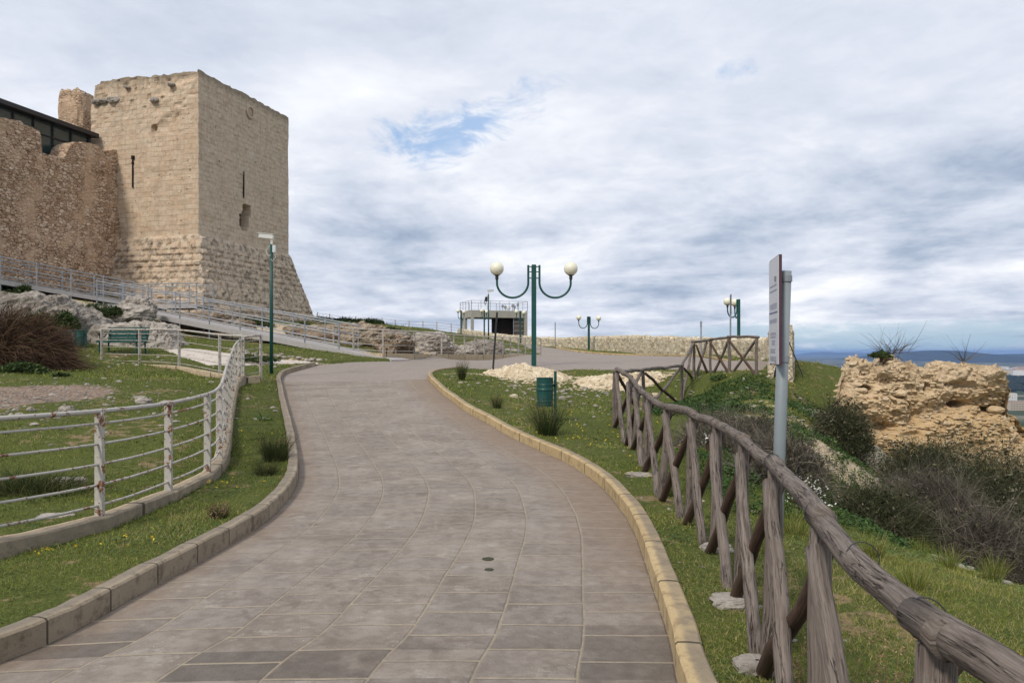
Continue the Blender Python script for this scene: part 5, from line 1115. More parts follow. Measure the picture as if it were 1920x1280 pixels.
# ---------------- drain cover, stones, footings
x, y = on(915, 1057)
o = tag(MB().tube([(0, 0, -.01), (0, 0, .006)], .043, 24).build('drain_cover', M_moss, loc=(x, y, g1(x, y))), 'small round mossy cover set into the paving', 'drain cover')
x, y = on(917, 1076)
o = tag(MB().tube([(0, 0, -.01), (0, 0, .004)], .033, 20).build('drain_cover', M_moss, loc=(x, y, g1(x, y))), 'smaller dark round plug just below the mossy cover in the paving', 'drain cover')
for i, (px, py, D, r, lb) in enumerate([(1345, 1052, 5.95, (.11, .09, .035), 'pale concrete footing of the log fence, farthest of the three beside the kerb'), (1372, 1142, 4.72, (.12, .10, .04), 'broken pale concrete footing under the log fence, just left of the sign pole'),
        (1420, 1272, 3.8, (.11, .09, .04), 'pale concrete footing at the bottom edge of the picture under the log fence'), (1200, 911, 9.4, (.17, .14, .025), 'flat grey stone flush with the grass left of the log fence'),
        (133, 906, 9.3, (.20, .09, .05), 'whitish slab of stone lying in the grass behind the left rail fence'), (105, 985, 7.6, (.16, .07, .03), 'small white stone against the inside of the left fence plinth'),
        (270, 742, 14.8, (.16, .11, .08), 'bright white stone on the meadow, the nearest of those right of the gravel'), (313, 742, 14.8, (.14, .1, .07), 'white stone on the meadow near the curving rail fence'), (262, 733, 15.4, (.14, .08, .04), 'flat white chip on the meadow beside the bright white stone'),
        (125, 762, 13.6, (.11, .09, .07), 'small round white stone on the edge of the gravel patch'), (1520, 737, 19.5, (.22, .15, .12), 'white rock on the green slope right of the sign pole'), (1545, 752, 18.6, (.15, .1, .1), 'smaller white rock beside the white rock on the green slope'),
        (1228, 704, 22.0, (.10, .08, .07), 'little white rock at the right end of the rubble'), (963, 725, 19.5, (.10, .08, .06), 'white pebble-like rock in the grass left of the litter bin'), (1053, 715, 21, (.09, .07, .06), 'white rock in the grass right of the litter bin post')]):
    x, y = fpt(px, D); z = gt1(x, y); boulder('stone', lb, (x, y, z + r[2] * .3), r, 200 + i, M_rockwhite if i not in (12, 13) else M_rockcream, 0.35, 26, 16, 0.6, 'stone', fr=1.0)

# ================================================================== VEGETATION GENERATORS
def strands(base, dirn, L, wd, droop, seg, q_, taper=0.15, c=None, sway=0.25):
    """ribbons: base (n,3), unit dirn (n,3), L (n), wd (n)"""
    nS = len(base); t = np.linspace(0, 1, seg + 1); sd = np.cross(dirn, q_.normal(size=(nS, 3))); sd /= np.linalg.norm(sd, axis=1)[:, None] + 1e-9
    wob = q_.normal(size=(nS, 3)) * sway; pts = base[:, None, :] + dirn[:, None, :] * (L[:, None] * t)[..., None] + wob[:, None, :] * (L[:, None] * t ** 2 * 0.5)[..., None]
    pts[..., 2] -= droop * (L[:, None] * t ** 2); wv = wd[:, None] * (1 - (1 - taper) * t)
    a = pts + sd[:, None, :] * wv[..., None] / 2; b = pts - sd[:, None, :] * wv[..., None] / 2
    V = np.stack([a, b], 2).reshape(-1, 3); k = 2 * (seg + 1); i0 = (np.arange(nS) * k)[:, None]; j = np.arange(seg)[None, :] * 2
    Q = np.stack([i0 + j, i0 + j + 1, i0 + j + 3, i0 + j + 2], -1).reshape(-1, 4)
    cc = np.repeat(q_.uniform(0, 1, nS) if c is None else c, k); return V, Q, cc
def leaves(P, s, q_, c=None, flat=0.0):
    nS = len(P); a = q_.normal(size=(nS, 3)); a /= np.linalg.norm(a, axis=1)[:, None]
    if flat: a[:, 2] *= (1 - flat); a /= np.linalg.norm(a, axis=1)[:, None]
    b = np.cross(a, q_.normal(size=(nS, 3))); b /= np.linalg.norm(b, axis=1)[:, None]
    if flat: b[:, 2] *= (1 - flat)
    s = np.broadcast_to(np.asarray(s, float), (nS,))[:, None]; V = np.stack([P - a * s, P - b * s * .45, P + a * s, P + b * s * .45], 1).reshape(-1, 3)
    Q = np.arange(nS * 4).reshape(-1, 4); return V, Q, np.repeat(q_.uniform(0, 1, nS) if c is None else c, 4)
def cat(L_):
    n0 = 0; V = []; Q = []; c = []
    for v, q2, cc_ in L_: V.append(v); Q.append(q2 + n0); c.append(cc_); n0 += len(v)
    return np.vstack(V), np.vstack(Q), np.concatenate(c)
def tuft(name, label, loc, h, r, n_, mat, seed, spread=0.35, wd=0.004, heads=0, cat_='plant', group=None, droop=0.12, hm=None):
    q_ = np.random.default_rng(seed); a = q_.uniform(0, 2 * math.pi, n_); rr = r * np.sqrt(q_.uniform(0, 1, n_)) * 0.35
    base = np.c_[np.cos(a) * rr, np.sin(a) * rr, np.full(n_, -0.03)]; dr = np.c_[np.cos(a) * spread * q_.uniform(0, 1, n_), np.sin(a) * spread * q_.uniform(0, 1, n_), np.ones(n_)]
    dr += q_.normal(size=dr.shape) * .06; dr /= np.linalg.norm(dr, axis=1)[:, None]; L = h * q_.uniform(.55, 1.1, n_)
    V, Q, c = strands(base, dr, L, np.full(n_, wd), droop, 4, q_, 0.3)
    if heads:
        o = empty(name, loc, label, cat_, group); mk('stems', V, Q=Q, mat=mat, parent=o, col=c * 0.85)
        k = q_.choice(n_, heads); tips = base[k] + dr[k] * L[k][:, None] * .93; tips[:, 2] -= droop * L[k] * .86
        v2, q2, c2 = leaves(np.repeat(tips, 8, 0) + q_.normal(size=(heads * 8, 3)) * [0.012, .012, .025], 0.008, q_); mk('seed_heads', v2, Q=q2, mat=hm or M_dry, parent=o, col=c2)['kind'] = 'stuff'
        return o
    return tag(mk(name, V, Q=Q, mat=mat, col=c, loc=loc), label, cat_, group)
def at(px, D): x, y = fpt(px, D); return (x, y, gt1(x, y))
tuft('rush_tuft', 'dark rush tuft with brown seed heads growing in front of the green litter bin', at(1026, 13.0), .72, .36, 480, M_rush, 1, .75, .006, 60)
tuft('rush_tuft', 'upright dry rush tuft near the tip of the grass island', at(866, 22.6), .62, .2, 260, M_rush, 2, .35, .009, 40)
tuft('rush_tuft', 'small brown rush tuft halfway between the kerb and the litter bin', at(932, 16.4), .34, .2, 220, M_rush, 3, .5, .007, 40)
tuft('rush_tuft', 'short green and brown tuft on the left verge nearest the camera', at(411, 7.0), .17, .16, 420, M_rush, 4, .7, .003, 60)
tuft('rush_tuft', 'green rush tuft against the left kerb where the road bends', at(516, 10.6), .44, .34, 700, M_rush, 5, .6, .005, 40)
tuft('rush_tuft', 'low green tuft just below the larger tuft by the left kerb bend', at(500, 9.5), .24, .28, 500, M_rush, 6, .8, .004)
tuft('spiky_plant', 'grey-green plant with long arching leaves on the left verge', at(496, 14.2), .36, .2, 34, M_weed, 7, 1.7, .035, droop=.55)
for i, (px, D, h, r) in enumerate([(1262, 8.3, .22, .2), (1638, 6.2, .24, .14), (1776, 6.3, .26, .13), (1862, 6.2, .28, .13), (1712, 5.1, .22, .15), (1490, 6.8, .35, .22), (1725, 7.6, .2, .16), (1700, 4.6, .18, .12), (1445, 5.9, .2, .15)]):
    tuft('grass_tuft', ['grass tuft between the kerb and the log fence', 'grass tuft on the slope, left of a row of three', 'middle grass tuft of the row of three on the right slope', 'rightmost grass tuft near the right edge', 'grass tuft lower than the row of three, close to the log rail', 'tall grass tuft just right of the sign pole', 'faint tuft at the top of the grassy strip', 'small grass tuft right against the log rail', 'grass tuft left of the foot of the sign pole'][i], at(px, D), h, r, 240, M_grass, 20 + i, .6, .0035)
tuft('seed_stalks', 'thin reddish seed stalks in the grass under the near log rail', at(1640, 3.3), .30, 1.1, 150, M_dry, 41, .45, .0022, 110, cat_='plant')
tuft('seed_stalks', 'reddish seed stalks at the lower right beside the near fence post', at(1560, 2.7), .26, .6, 80, M_dry, 42, .4, .002, 60, cat_='plant')

def bush(name, label, c, rad, n_, mat, seed, L=0.5, wd=0.006, droop=.2, leafn=0, leafs=.03, leafmat=None, flow=None, core=True, cat_='bush', group=None, seg=4, spread=1.0, sway=.4):
    """twigs that start inside the crown and fan outwards; c on the ground"""
    q_ = np.random.default_rng(seed); rad = np.array(rad); o = empty(name, c, label, cat_, group)
    d_ = q_.normal(size=(n_, 3)); d_[:, 2] = np.abs(d_[:, 2]); d_ /= np.linalg.norm(d_, axis=1)[:, None]
    lob = 1 + 0.28 * fbm(d_[:, 0] * 2.3 + seed, d_[:, 1] * 2.3, d_[:, 2] * 2.3, o=3, seed=seed)
    rr = q_.uniform(.30, .88, n_) * lob; base = d_ * rad * rr[:, None]
    dr = d_ * (1, 1, 1) + q_.normal(size=(n_, 3)) * .38 * spread + (0, 0, .35)
    if flow is not None: dr = dr * .55 + np.array(flow)
    dr /= np.linalg.norm(dr, axis=1)[:, None]; Ls = L * q_.uniform(.4, 1.1, n_)
    cz = np.clip(q_.normal(.5, .22, n_) + .12 * fbm(base[:, 0] * 3, base[:, 1] * 3, base[:, 2] * 3, o=2, seed=3) * 3, 0, 1)
    V, Q, cc_ = strands(base, dr, Ls, wd * q_.uniform(.6, 1.4, n_), droop, seg, q_, .25, c=cz, sway=sway)
    mk('twigs', V, Q=Q, mat=mat, parent=o, col=cc_)
    # a few real branches from the root
    mb = MB()
    for k in range(7):
        e = d_[k] * rad * .75; br_ = .25 if name == 'dry_plant' else 1; mb.tube([(0, 0, -.1), e * .4 + (0, 0, .05), e], [.03 * br_, .02 * br_, .01 * br_], 6)
    mb.build('branches', M_wooddark, o)
    if leafn:
        dl = q_.normal(size=(leafn, 3)); dl[:, 2] = np.abs(dl[:, 2]); dl /= np.linalg.norm(dl, axis=1)[:, None]
        cl = 1 + .3 * fbm(dl[:, 0] * 3, dl[:, 1] * 3, dl[:, 2] * 3, o=3, seed=seed + 4); P = dl * rad * (q_.uniform(.45, 1.05, leafn) * cl)[:, None]
        keep = fbm(P[:, 0] * 4 / rad[0], P[:, 1] * 4 / rad[0], P[:, 2] * 4 / rad[2], o=2, seed=seed + 8) > -.12; P = P[keep]
        v2, q2, c2 = leaves(P, leafs * q_.uniform(.6, 1.3, len(P)), q_); mk('foliage', v2, Q=q2, mat=leafmat or M_greenbush, parent=o, col=c2)
    return o
# left side
bush('brown_bush', 'large drooping reddish-brown dry bush at the left edge above the gravel', (-14.3, 22.4, 0.75), (1.85, 1.5, 2.05), 28000, M_brownbush, 1, .85, .013, .40, flow=(.40, -.15, -.10), seg=5)
bush('green_shrub', 'low dark green plant at the foot of the brown bush', (*fpt(40, 20.3), 1.0), (.75, .5, .35), 300, M_greenbush, 2, .2, .01, leafn=2600, leafs=.05)
bush('green_shrub', 'bright green leafy clump at the right foot of the brown bush', (*fpt(118, 19.6), .95), (.25, .2, .14), 100, M_greenbush, 3, .1, .01, leafn=700, leafs=.04)
for i, (px, py, D, rx_b, rz_b, lb) in enumerate([(45, 545, 31.5, .45, .45, 'small green shrub on top of the grey outcrop near the left edge'), (183, 580, 33, .85, .5, 'olive shrub between the pale ledge and the small pale rock'), (215, 582, 32, .32, .3, 'small round green shrub right of the olive shrub'),
        (72, 600, 27.2, .6, .6, 'green sprig on the face of the grey outcrop'), (122, 600, 27.4, .5, .6, 'dark shrub where the grey outcrop meets the pale boulder'), (486, 604, 42, .85, .55, 'green shrub against the tower base behind the ramp railings'), (568, 612, 43, .5, .4, 'green shrub below the right corner of the tower'),
        (480, 672, 27, .9, .18, 'low dark leafy weeds in the shade under the ramp')]):
    x, y, z = W(px, py, D); bush('green_shrub', lb, (x, y, z - rz_b * .5), (rx_b, rx_b * .7, rz_b), 500, M_rush, 60 + i, .3, .012, leafn=2200 if i != 7 else 1200, leafs=.055)
bush('tussock', 'low dark tussock of dead grass in the hollow behind the left rail fence', (*fpt(60, 8.9), g1(*fpt(60, 8.9)) - .05), (1.0, .6, .26), 5000, M_rush, 9, .35, .006, .3, cat_='bush')
for i, (px, py, D, rx_b, rz_b, lb) in enumerate([(648, 606, 58, 1.5, .75, 'rounded dark bush on the ridge nearest the tower'), (690, 610, 59, 1.3, .75, 'second dark bush on the ridge behind the wire fence'), (600, 604, 57, 1.2, .45, 'low brownish bush on the ridge touching the tower base'), (735, 618, 52, .8, .35, 'small blue-green bush on the grass right of the ridge bushes'), (722, 617, 66, 1.0, .5, 'low right end bush of the dark ridge bushes'),
        (850, 630, 78, 1.6, .7, 'dark bush at the left end of the concrete building')]):
    x, y, z = W(px, py, D); g0 = gt1(x, y) - .1; bush('dark_bush', lb, (x, y, g0), (rx_b, rx_b * .8, max(.35, EYE + (HOR - [597, 601, 603, 614, 612, 624][i]) / F_PX * D - g0)), 500, M_olivebush, 80 + i, .4, .03, leafn=3500, leafs=.09, leafmat=M_greenbush)
bush('brown_scrub', 'brown dry scrub hanging on the bank behind the ramp end', (-7.0, 37.6, 2.2), (1.3, .6, .7), 2500, M_brownbush, 95, .4, .02, .3)
bush('brown_scrub', 'dark brown scrub along the foot of the bank behind the plaza fence', (-5.6, 35.9, 1.35), (.6, 1.3, .55), 3000, M_brownbush, 96, .35, .02, .3)
# right side
bs = [('dry_bush', 'pale grey-brown dry bush behind the log fence left of the sign pole', 1372, 11.6, (1.05, .8, .72), M_greybush, 9000, 0, .42),
      ('dry_bush', 'sparse grey dry bush half hidden behind the sign pole', 1465, 9.4, (.62, .5, .5), M_greybush, 5000, 0, .4),
      ('olive_shrub', 'grey-olive shrub at the left foot of the yellow ruin', 1578, 15.4, (.62, .6, .85), M_olivebush, 7000, 1500, .4),
      ('olive_shrub', 'dark olive shrub directly under the left half of the ruin', 1722, 14.2, (.95, .8, .95), M_olivebush, 9000, 1500, .45),
      ('olive_shrub', 'nearest wispy grey-olive bush of the thicket, right of the white flowers', 1640, 10.0, (.95, .8, 1.0), M_olivebush, 13000, 1200, .5),
      ('dry_bush', 'wind-combed grey bush in the middle of the thicket', 1762, 10.6, (1.0, .9, 1.15), M_greybush, 13000, 0, .6),
      ('olive_shrub', 'dark bush of the thicket at the right edge, below the ruin', 1880, 12.0, (1.35, 1.0, 1.5), M_olivebush, 13000, 2500, .55),
      ('dry_bush', 'grey bush low in the thicket near the right edge', 1840, 9.6, (.9, .7, .95), M_greybush, 9000, 0, .5),
      ('olive_shrub', 'dark shrub filling the back of the thicket under the right end of the ruin', 1800, 14.5, (1.5, .9, 1.35), M_olivebush, 10000, 2500, .5),
      ('olive_shrub', 'bush leaving the frame at the right below the ruin', 1960, 10.2, (1.0, .8, 1.2), M_olivebush, 8000, 1500, .5),
      ('dry_bush', 'small grey bush at the lower end of the scree', 1690, 12.4, (.7, .6, .7), M_greybush, 5000, 0, .4)]
bush_top = [762, 800, 742, 810, 890, 862, 815, 925, 812, 880, 880]
for i, (nm, lb, px, D, rad, mt, n_, ln, L) in enumerate(bs):
    x, y = fpt(px, D); zt2 = EYE - (bush_top[i] - HOR) / F_PX * D; z0 = min(gt1(x, y), zt2 - rad[2] * 1.25) if i > 1 else gt1(x, y) - .1
    hgt = max(.4, (zt2 - z0) - L * .2)
    bush(nm, lb, (x, y, z0), (rad[0], rad[1], hgt), int(n_ * 2.2), mt, 120 + i, L * .62, .0065, .25, leafn=ln * 4 + 1500, leafs=.03, leafmat=M_olivebush, flow=(-.25, -.1, .2) if mt == M_greybush else None, sway=1.1, spread=2.2)
bush('dry_plant', 'bare twiggy dry plant sprouting from the top of the ruin near its left end', (*fpt(1672, 18.9), EYE - .02), (.45, .3, .12), 90, M_greybush, 150, .75, .012, .1, cat_='plant', spread=1.6)
bush('dry_plant', 'upright bare stalk plant on top of the ruin towards its right end', (*fpt(1806, 18.9), EYE - .22), (.12, .12, .1), 26, M_greybush, 151, .8, .014, .02, cat_='plant', spread=.4)
bush('green_shrub', 'little green clump growing in the notch on top of the ruin', (*fpt(1653, 18.6), EYE - .12), (.28, .25, .14), 60, M_greenbush, 152, .1, .01, leafn=800, leafs=.04)
bush('ivy_patch', 'green creeper spreading on the slope just below the ruin scree', (*fpt(1700, 9.9), g1(*fpt(1700, 9.9)) + .1), (1.8, .8, .3), 300, M_greenbush, 153, .12, .008, leafn=6000, leafs=.035, leafmat=M_weed)
bush('flowering_plant', 'white-flowered plant rising behind the log fence right of the sign pole', (*fpt(1512, 8.2), gt1(*fpt(1512, 8.2))), (.28, .25, .42), 260, M_rush, 154, .3, .005, leafn=420, leafs=.016, leafmat=M_petal, cat_='plant')
bush('flowering_plant', 'single white-flowered weed behind the log fence, left of the sign pole', (*fpt(1328, 10.6), gt1(*fpt(1328, 10.6)) + .1), (.1, .1, .22), 60, M_rush, 155, .2, .005, leafn=60, leafs=.022, leafmat=M_petal, cat_='plant')
for i in range(16):
    px = [1480, 1498, 1535, 1548, 1566, 1540, 1600, 1395, 1420, 1330, 1345, 1300, 1350, 1290, 1380, 1505][i]; D = [17, 14, 12.5, 14.5, 11.5, 10.5, 12.8, 17.5, 13.2, 19, 16, 19.5, 21.5, 20.4, 15.4, 19.8][i]
    x, y = fpt(px, D); s_ = 0.22 + 0.16 * ((i * 37) % 10) / 10
    bush('slope_weed', 'leafy green weed clump on the slope between the log fence and the ruin', (x, y, gt1(x, y) - .02), (s_, s_ * .8, s_ * .55), 80, M_greenbush, 170 + i, .12, .006, leafn=900, leafs=.03, leafmat=M_weed, group='leafy weed clumps on the slope', cat_='plant')

# ================================================================== GRASS AND GROUND COVER (stuff)
def scatter(n_, x0, x1, y0, y1, q_, dens=None):
    y = q_.uniform(y0, y1, n_); x = q_.uniform(x0, x1, n_) if not callable(x0) else x0(y) + (x1(y) - x0(y)) * q_.uniform(0, 1, n_); return x, y
def clear(x, y, m_=0.125):
    return ~(inside(road_poly, x, y) | inside(path_poly, x, y)) & (pdist(road_poly, x, y) > m_)
def cover(x, y):
    p = 0.5 + 1.1 * fbm(x * .9, y * .9, o=4, seed=51) + .5 * fbm(x * 4, y * 4, o=2, seed=52)
    gv = np.exp(-(((x + 10.4) / 3.0) ** 2 + ((y - 15.4) / 2.6) ** 2) ** 2) + np.exp(-(((x + 12.5) / 2.8) ** 2 + ((y - 13.0) / 2.4) ** 2) ** 2)
    pv = 0.85 * np.exp(-(((x - 8.2) / 1.6) ** 2 + ((y - 16.3) / 2.6) ** 2) ** 1.5) + .6 * np.exp(-(((x - 5.8) / 1.5) ** 2 + ((y - 7.4) / .9) ** 2)) + .5 * np.exp(-(((x + 14) / 14) ** 2 + ((y - 41) / 6) ** 2) ** 3)
    return np.clip(p + .35, 0.05, 1) * np.clip(1 - gv * 1.3, 0, 1) * np.clip(1 - pv, 0.05, 1)
q_ = np.random.default_rng(99); parts_ = []; wparts = []
for (nb, y0, y1, h, wd2, lf, ls) in ((210000, 2.2, 6, .046, .0028, 42000, .010), (180000, 6, 11, .056, .0048, 34000, .017), (130000, 11, 19, .060, .009, 14000, .03), (110000, 19, 36, .08, .018, 8000, .05), (50000, 36, 75, .13, .045, 0, .05)):
    fx0 = lambda y: -0.70 * y - 1.0; fx1 = lambda y: 0.70 * y + 1.0
    x, y = scatter(nb, fx0, fx1, y0, y1, q_); k = clear(x, y) & (q_.uniform(0, 1, nb) < cover(x, y)); x, y = x[k], y[k]; z = GT(x, y); nS = len(x)
    if y0 >= 36: k = z > -2; x, y, z = x[k], y[k], z[k]; nS = len(x)
    dr = np.c_[q_.normal(0, .5, nS), q_.normal(0, .5, nS), np.ones(nS)]; dr /= np.linalg.norm(dr, axis=1)[:, None]
    hv = h * q_.uniform(.4, 1.25, nS) * (0.75 + .9 * np.clip(fbm(x * 1.3, y * 1.3, o=3, seed=60), -.5, 1))
    cz = np.clip(q_.normal(.50, .17, nS) + .28 * fbm(x * .7, y * .7, o=3, seed=61) + .10 * (x > 0) + (q_.uniform(0, 1, nS) > .93) * .35, 0, 1)
    parts_.append(strands(np.c_[x, y, z - .004], dr, hv, np.full(nS, wd2) * q_.uniform(.6, 1.4, nS), .18, 2, q_, .1, c=cz))
    if lf:
        x, y = scatter(lf * 2, fx0, fx1, y0, y1, q_); k = clear(x, y) & (fbm(x * 1.7, y * 1.7, o=3, seed=70) > -.05) & (q_.uniform(0, 1, lf * 2) < cover(x, y)); x, y = x[k], y[k]; z = GT(x, y)
        wparts.append(leaves(np.c_[x, y, z + q_.uniform(.0, h * .7, len(x))], ls * q_.uniform(.5, 1.2, len(x)), q_, flat=.75))
V, Q, c = cat(parts_); tag(mk('grass', V, Q=Q, mat=M_grass, col=c), 'short rough grass covering the verges, meadow and slopes', 'grass', kind='stuff')
V, Q, c = cat(wparts); tag(mk('ground_weeds', V, Q=Q, mat=M_weed, col=c), 'tiny broad weed leaves among the grass', 'weeds', kind='stuff')
n_ = 130000; y = q_.uniform(7.5, 21, n_); x = y * q_.uniform(.14, .60, n_) + .6; k = (x > 1.9 + .03 * y) & clear(x, y) & (fbm(x * 1.1, y * 1.1, o=4, seed=90) + .35 * fbm(x * 5, y * 5, o=2, seed=91) > -.10) & (q_.uniform(0, 1, n_) < cover(x, y) * 1.1)
x, y = x[k], y[k]; hh_ = .05 + .14 * np.clip(fbm(x * 2.2, y * 2.2, o=3, seed=92) + .25, 0, 1); z = GT(x, y)
V, Q, c = leaves(np.c_[x, y, z + q_.uniform(0, 1, len(x)) * hh_], (.014 + .0011 * y) * q_.uniform(.5, 1.3, len(x)), q_, flat=.35, c=np.clip(q_.uniform(0, .85, len(x)) * (.6 + .5 * fbm(x * 1.5, y * 1.5, o=2, seed=93)), 0, 1))
tag(mk('slope_weeds', V, Q=Q, mat=M_weed, col=c), 'dense low leafy weeds covering the slope beyond the log fence', 'weeds', kind='stuff')
# yellow and white flowers
P = []
for (cx_, cy_, rr, k) in [(on(1120, 830) + (.9, 26)), (on(1050, 830) + (.5, 10)), (on(75, 1060) + (.10, 6)), (on(240, 1048) + (.1, 4)), (on(412, 925) + (.15, 8)), (on(470, 925) + (.2, 3)), (on(500, 845) + (.4, 5)), (on(430, 840) + (.3, 4)), (5.0, 12.5, 2.0, 30), (7.5, 24, 2.0, 50), (3.2, 3.9, .5, 5), (2.2, 15, 2.0, 30), (1.6, 9.5, .6, 12), (-7, 12, 2, 8)]:
    for j in range(k): P.append((cx_ + q_.normal() * rr, cy_ + q_.normal() * rr))
P = np.array(P); P = P[clear(P[:, 0], P[:, 1], .2)]; z = GT(P[:, 0], P[:, 1]) + .055
D_ = P[:, 1]; v, qq, cc_ = leaves(np.repeat(np.c_[P, z], 5, 0) + q_.normal(size=(len(P) * 5, 3)) * .006, np.repeat(.010 + .0006 * D_, 5), q_, flat=.6); tag(mk('yellow_flowers', v, Q=qq, mat=M_yellow, col=cc_), 'tiny yellow flowers dotted through the grass', 'flowers', kind='stuff')
# scattered pale chips of stone
mb = MB(); q2_ = np.random.default_rng(5)
def chips(n_, cx_, cy_, sx, sy, s0, s1):
    x = cx_ + q2_.normal(size=n_) * sx; y = cy_ + q2_.normal(size=n_) * sy; k = clear(x, y, .2) & (y > 2); x, y = x[k], y[k]; z = GT(x, y)
    for a, b, c_ in zip(x, y, z):
        s = q2_.uniform(s0, s1); V, Q = lump((a, b, c_ + s * .15), (s * q2_.uniform(.7, 1.4), s * q2_.uniform(.7, 1.2), s * q2_.uniform(.35, .7)), int(q2_.integers(1, 9999)), .4, 6, 4); mb.add(V, Q)
chips(180, 2.2, 22.3, 2.0, 1.0, .02, .07); chips(80, 1.2, 19, 2.0, 2.5, .015, .045); chips(420, 8.1, 15.8, .9, 1.7, .03, .10); chips(150, 6.0, 13, 1.3, 1.8, .02, .06); chips(260, 5.9, 7.4, 1.0, .6, .02, .07)
chips(120, -8.0, 28.6, 1.6, .4, .04, .12); chips(50, -12, 26, 2.5, 1.5, .03, .07); chips(90, -8, 14, 3, 2.5, .03, .08); chips(50, 6, 20.5, 1.5, 2, .02, .07); chips(200, -3, 39, 6, 1.5, .06, .2); chips(80, -2, 50, 10, 5, .08, .25); chips(60, 1.6, 6, .3, 3, .01, .025); chips(120, 3.8, 10.5, .8, 1.4, .012, .035); chips(200, 9.5, 17.2, 1.5, .4, .04, .13)
tag(mb.build('stone_chips', M_rockwhite, None), 'pale chips of stone scattered over the grass and scree', 'stones', kind='stuff')
mb = MB(); q2_ = np.random.default_rng(8)
for i in range(1500):
    x = -10.6 + q2_.normal() * 1.9; y = 15.0 + q2_.normal() * 1.5; 
    if not clear(np.array([x]), np.array([y]))[0]: continue
    s = q2_.uniform(.012, .04); V, Q = lump((x, y, 0), (s, s, s * .6), i, .3, 5, 3); V[:, 2] += 0; mb.add(V, Q)
V = np.vstack(mb.V); V[:, 2] += GT(V[:, 0], V[:, 1]); mb.V = [V]; tag(mb.build('gravel', M_rockgrey, None), 'loose grey-pink gravel on the bare patch at the left', 'gravel', kind='stuff')
#--PART5--
# ================================================================== FAR HILLS, CITY, HAZE
def ridge(name, pts, D, depth, seed, mat, base=-100.0):
    us = np.linspace(pts[0][0], pts[-1][0], 260); yy = np.interp(us, [p[0] for p in pts], [p[1] for p in pts]); X_ = (us - CX) / F_PX * D
    H_ = EYE - (yy - HOR) / F_PX * D; H_ = H_ * 1.0 + (HOR - yy > -9) * 0 + D * 0.0003 + fbm(us * .06, us * 0, o=4, seed=seed) * D * 0.0004
    vs = np.linspace(-1, 1, 40); A1, A2 = np.meshgrid(np.arange(260), vs, indexing='ij'); k = np.cos(A2 * math.pi / 2) ** 1.2
    Yv = D + A2 * depth; hh = base - 5 + (H_[A1] - base + 5) * k * (1 + .22 * fbm(X_[A1] / depth * 2.5, A2 * 2.2, o=4, seed=seed) * (1 - np.exp(-(A2 * 2.0) ** 2)))
    o = mk(name, np.stack([X_[A1], Yv, hh], -1).reshape(-1, 3), Q=grid_q(260, 40), mat=mat, smooth=True); o['kind'] = 'structure'; return o
M_hill = material('scrub_hillside', lambda n, b: (n.mix(n.noise(n.geo(), 0.0022, 6, 0.6), (0.012, 0.02, 0.018), (0.03, 0.038, 0.03)), None), 0.95, 0.05)
ridge('hills', [(1640, 690), (1670, 671), (1700, 664), (1728, 659), (1742, 661), (1757, 656.5), (1772, 663), (1795, 667), (1840, 667), (1880, 665), (1925, 664), (2000, 662), (2100, 668), (2300, 660), (2500, 680)], 9500, 2300, 3, M_hill)
ridge('far_hills', [(1400, 668), (1500, 667), (1530, 665), (1546, 660), (1556, 665), (1580, 664), (1592, 660.5), (1605, 665), (1700, 666), (1800, 664), (1900, 666), (2200, 664)], 24000, 3000, 8, M_hill)
def m_city(c1, c2):
    def f(n, b):
        return n.mix(n.noise(n.geo(), 0.02, 4), c1, c2), None
    return f
cm = [material('render_cream', m_city((.42, .34, .26), (.55, .46, .36)), .9), material('render_white', m_city((.55, .54, .52), (.68, .67, .65)), .9), material('render_pink', m_city((.46, .30, .23), (.58, .42, .34)), .9)]
M_tile = material('city_roof', m_city((.22, .13, .10), (.34, .27, .23)), .9)
cr = random.Random(3); specs = []
for i in range(9):      # nearer white blocks
    px = 1880 + cr.uniform(-25, 130); D = cr.uniform(1350, 1900); specs.append((px, D, cr.uniform(18, 34), cr.uniform(14, 20), cr.uniform(11, 17), 1 if cr.random() < .7 else 0))
for i in range(70):
    px = cr.choice([cr.uniform(1850, 1990), cr.uniform(1850, 1990), cr.uniform(1485, 1600), cr.uniform(1990, 2300)]); D = cr.uniform(3300, 4700); specs.append((px, D, cr.uniform(22, 60), cr.uniform(16, 30), cr.uniform(12, 26), cr.choice([0, 0, 1, 2])))
lbs = ['distant city block on the plain beyond the ruin']
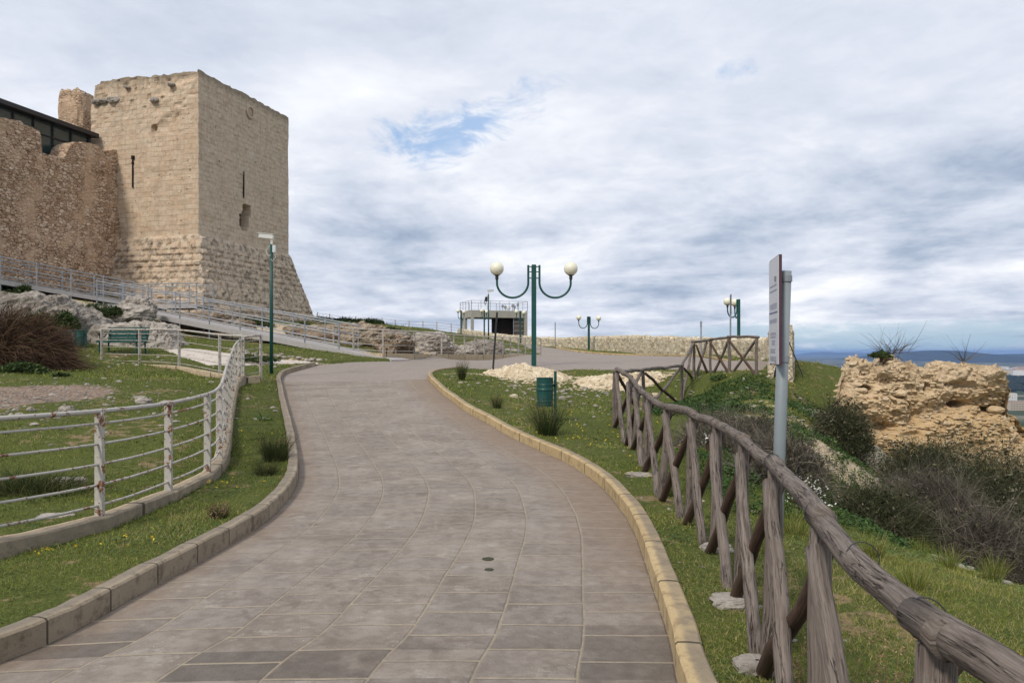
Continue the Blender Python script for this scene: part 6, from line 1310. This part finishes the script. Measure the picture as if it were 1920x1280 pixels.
for i, (px, D, w1, d1, h, mi) in enumerate(specs):
    x, y = fpt(px, D); gz = gt1(x, y); nearb = i < 9
    o = empty('apartment_block', (x, y, gz), 'pale apartment block among the nearer ones beyond the right end of the ruin' if nearb else 'small pale city building far out on the plain', 'building', 'nearer apartment blocks on the plain' if nearb else 'far city buildings on the plain', cr.uniform(-.5, .5))
    MB().box((0, 0, h / 2 - 3), (w1, d1, h + 6)).build('walls', cm[mi], o); MB().box((0, 0, h + .25), (w1 + .6, d1 + .6, .5)).build('roof', M_tile if mi != 1 else cm[0], o)
    if nearb:
        for r_ in range(4):
            zz2 = 2 + r_ * 3.1
            if zz2 > h - 1.5: break
            for u in np.arange(-w1 / 2 + 2, w1 / 2 - 1, 3.2): MB().box((u, -d1 / 2 - .02, zz2), (1.3, .1, 1.5)).build('window', M_glass, o)
def farwood(name, label, px0, px1, D0, D1, n_, seed, hgt=7.0):
    q_ = np.random.default_rng(seed); D = q_.uniform(D0, D1, n_); px = q_.uniform(px0, px1, n_); x = (px - CX) / F_PX * D; z = GT(x, D)
    V = []; Q = []; mb = MB()
    for a, b, c_ in zip(x, D, z): s = q_.uniform(.6, 1.3) * hgt; v, q3 = lump((a, b, c_ + s * .3), (s * .9, s * .9, s * .6), int(q_.integers(1, 999)), .4, 8, 6); mb.add(v, q3)
    return tag(mb.build(name, M_hill), label, 'trees', kind='stuff')
farwood('distant_woodland', 'dark belt of far trees on the plain beyond the ruin', 1840, 2100, 2000, 3000, 500, 4, 14)
farwood('hillside_scrub', 'dark scrub on the hillside just past the right end of the ruin', 1870, 2050, 60, 220, 260, 6, 2.2)
# haze: one closed box of even, thin air
hz = MB().box((0, 16000, -22), (70000, 46000, 170)).build('haze', None); hz['kind'] = 'stuff'; hz['label'] = 'thin blue air over the plain'; hz['category'] = 'haze'
hm = bpy.data.materials.new('haze'); hm.use_nodes = True; hn = N(hm.node_tree)
vol = hn.n('ShaderNodeVolumePrincipled', {'Color': (0.30, 0.47, 0.85, 1), 'Density': 5.5e-5, 'Anisotropy': 0.0}); hn.n('ShaderNodeOutputMaterial', {'Volume': vol.outputs[0]}); hz.data.materials.append(hm)
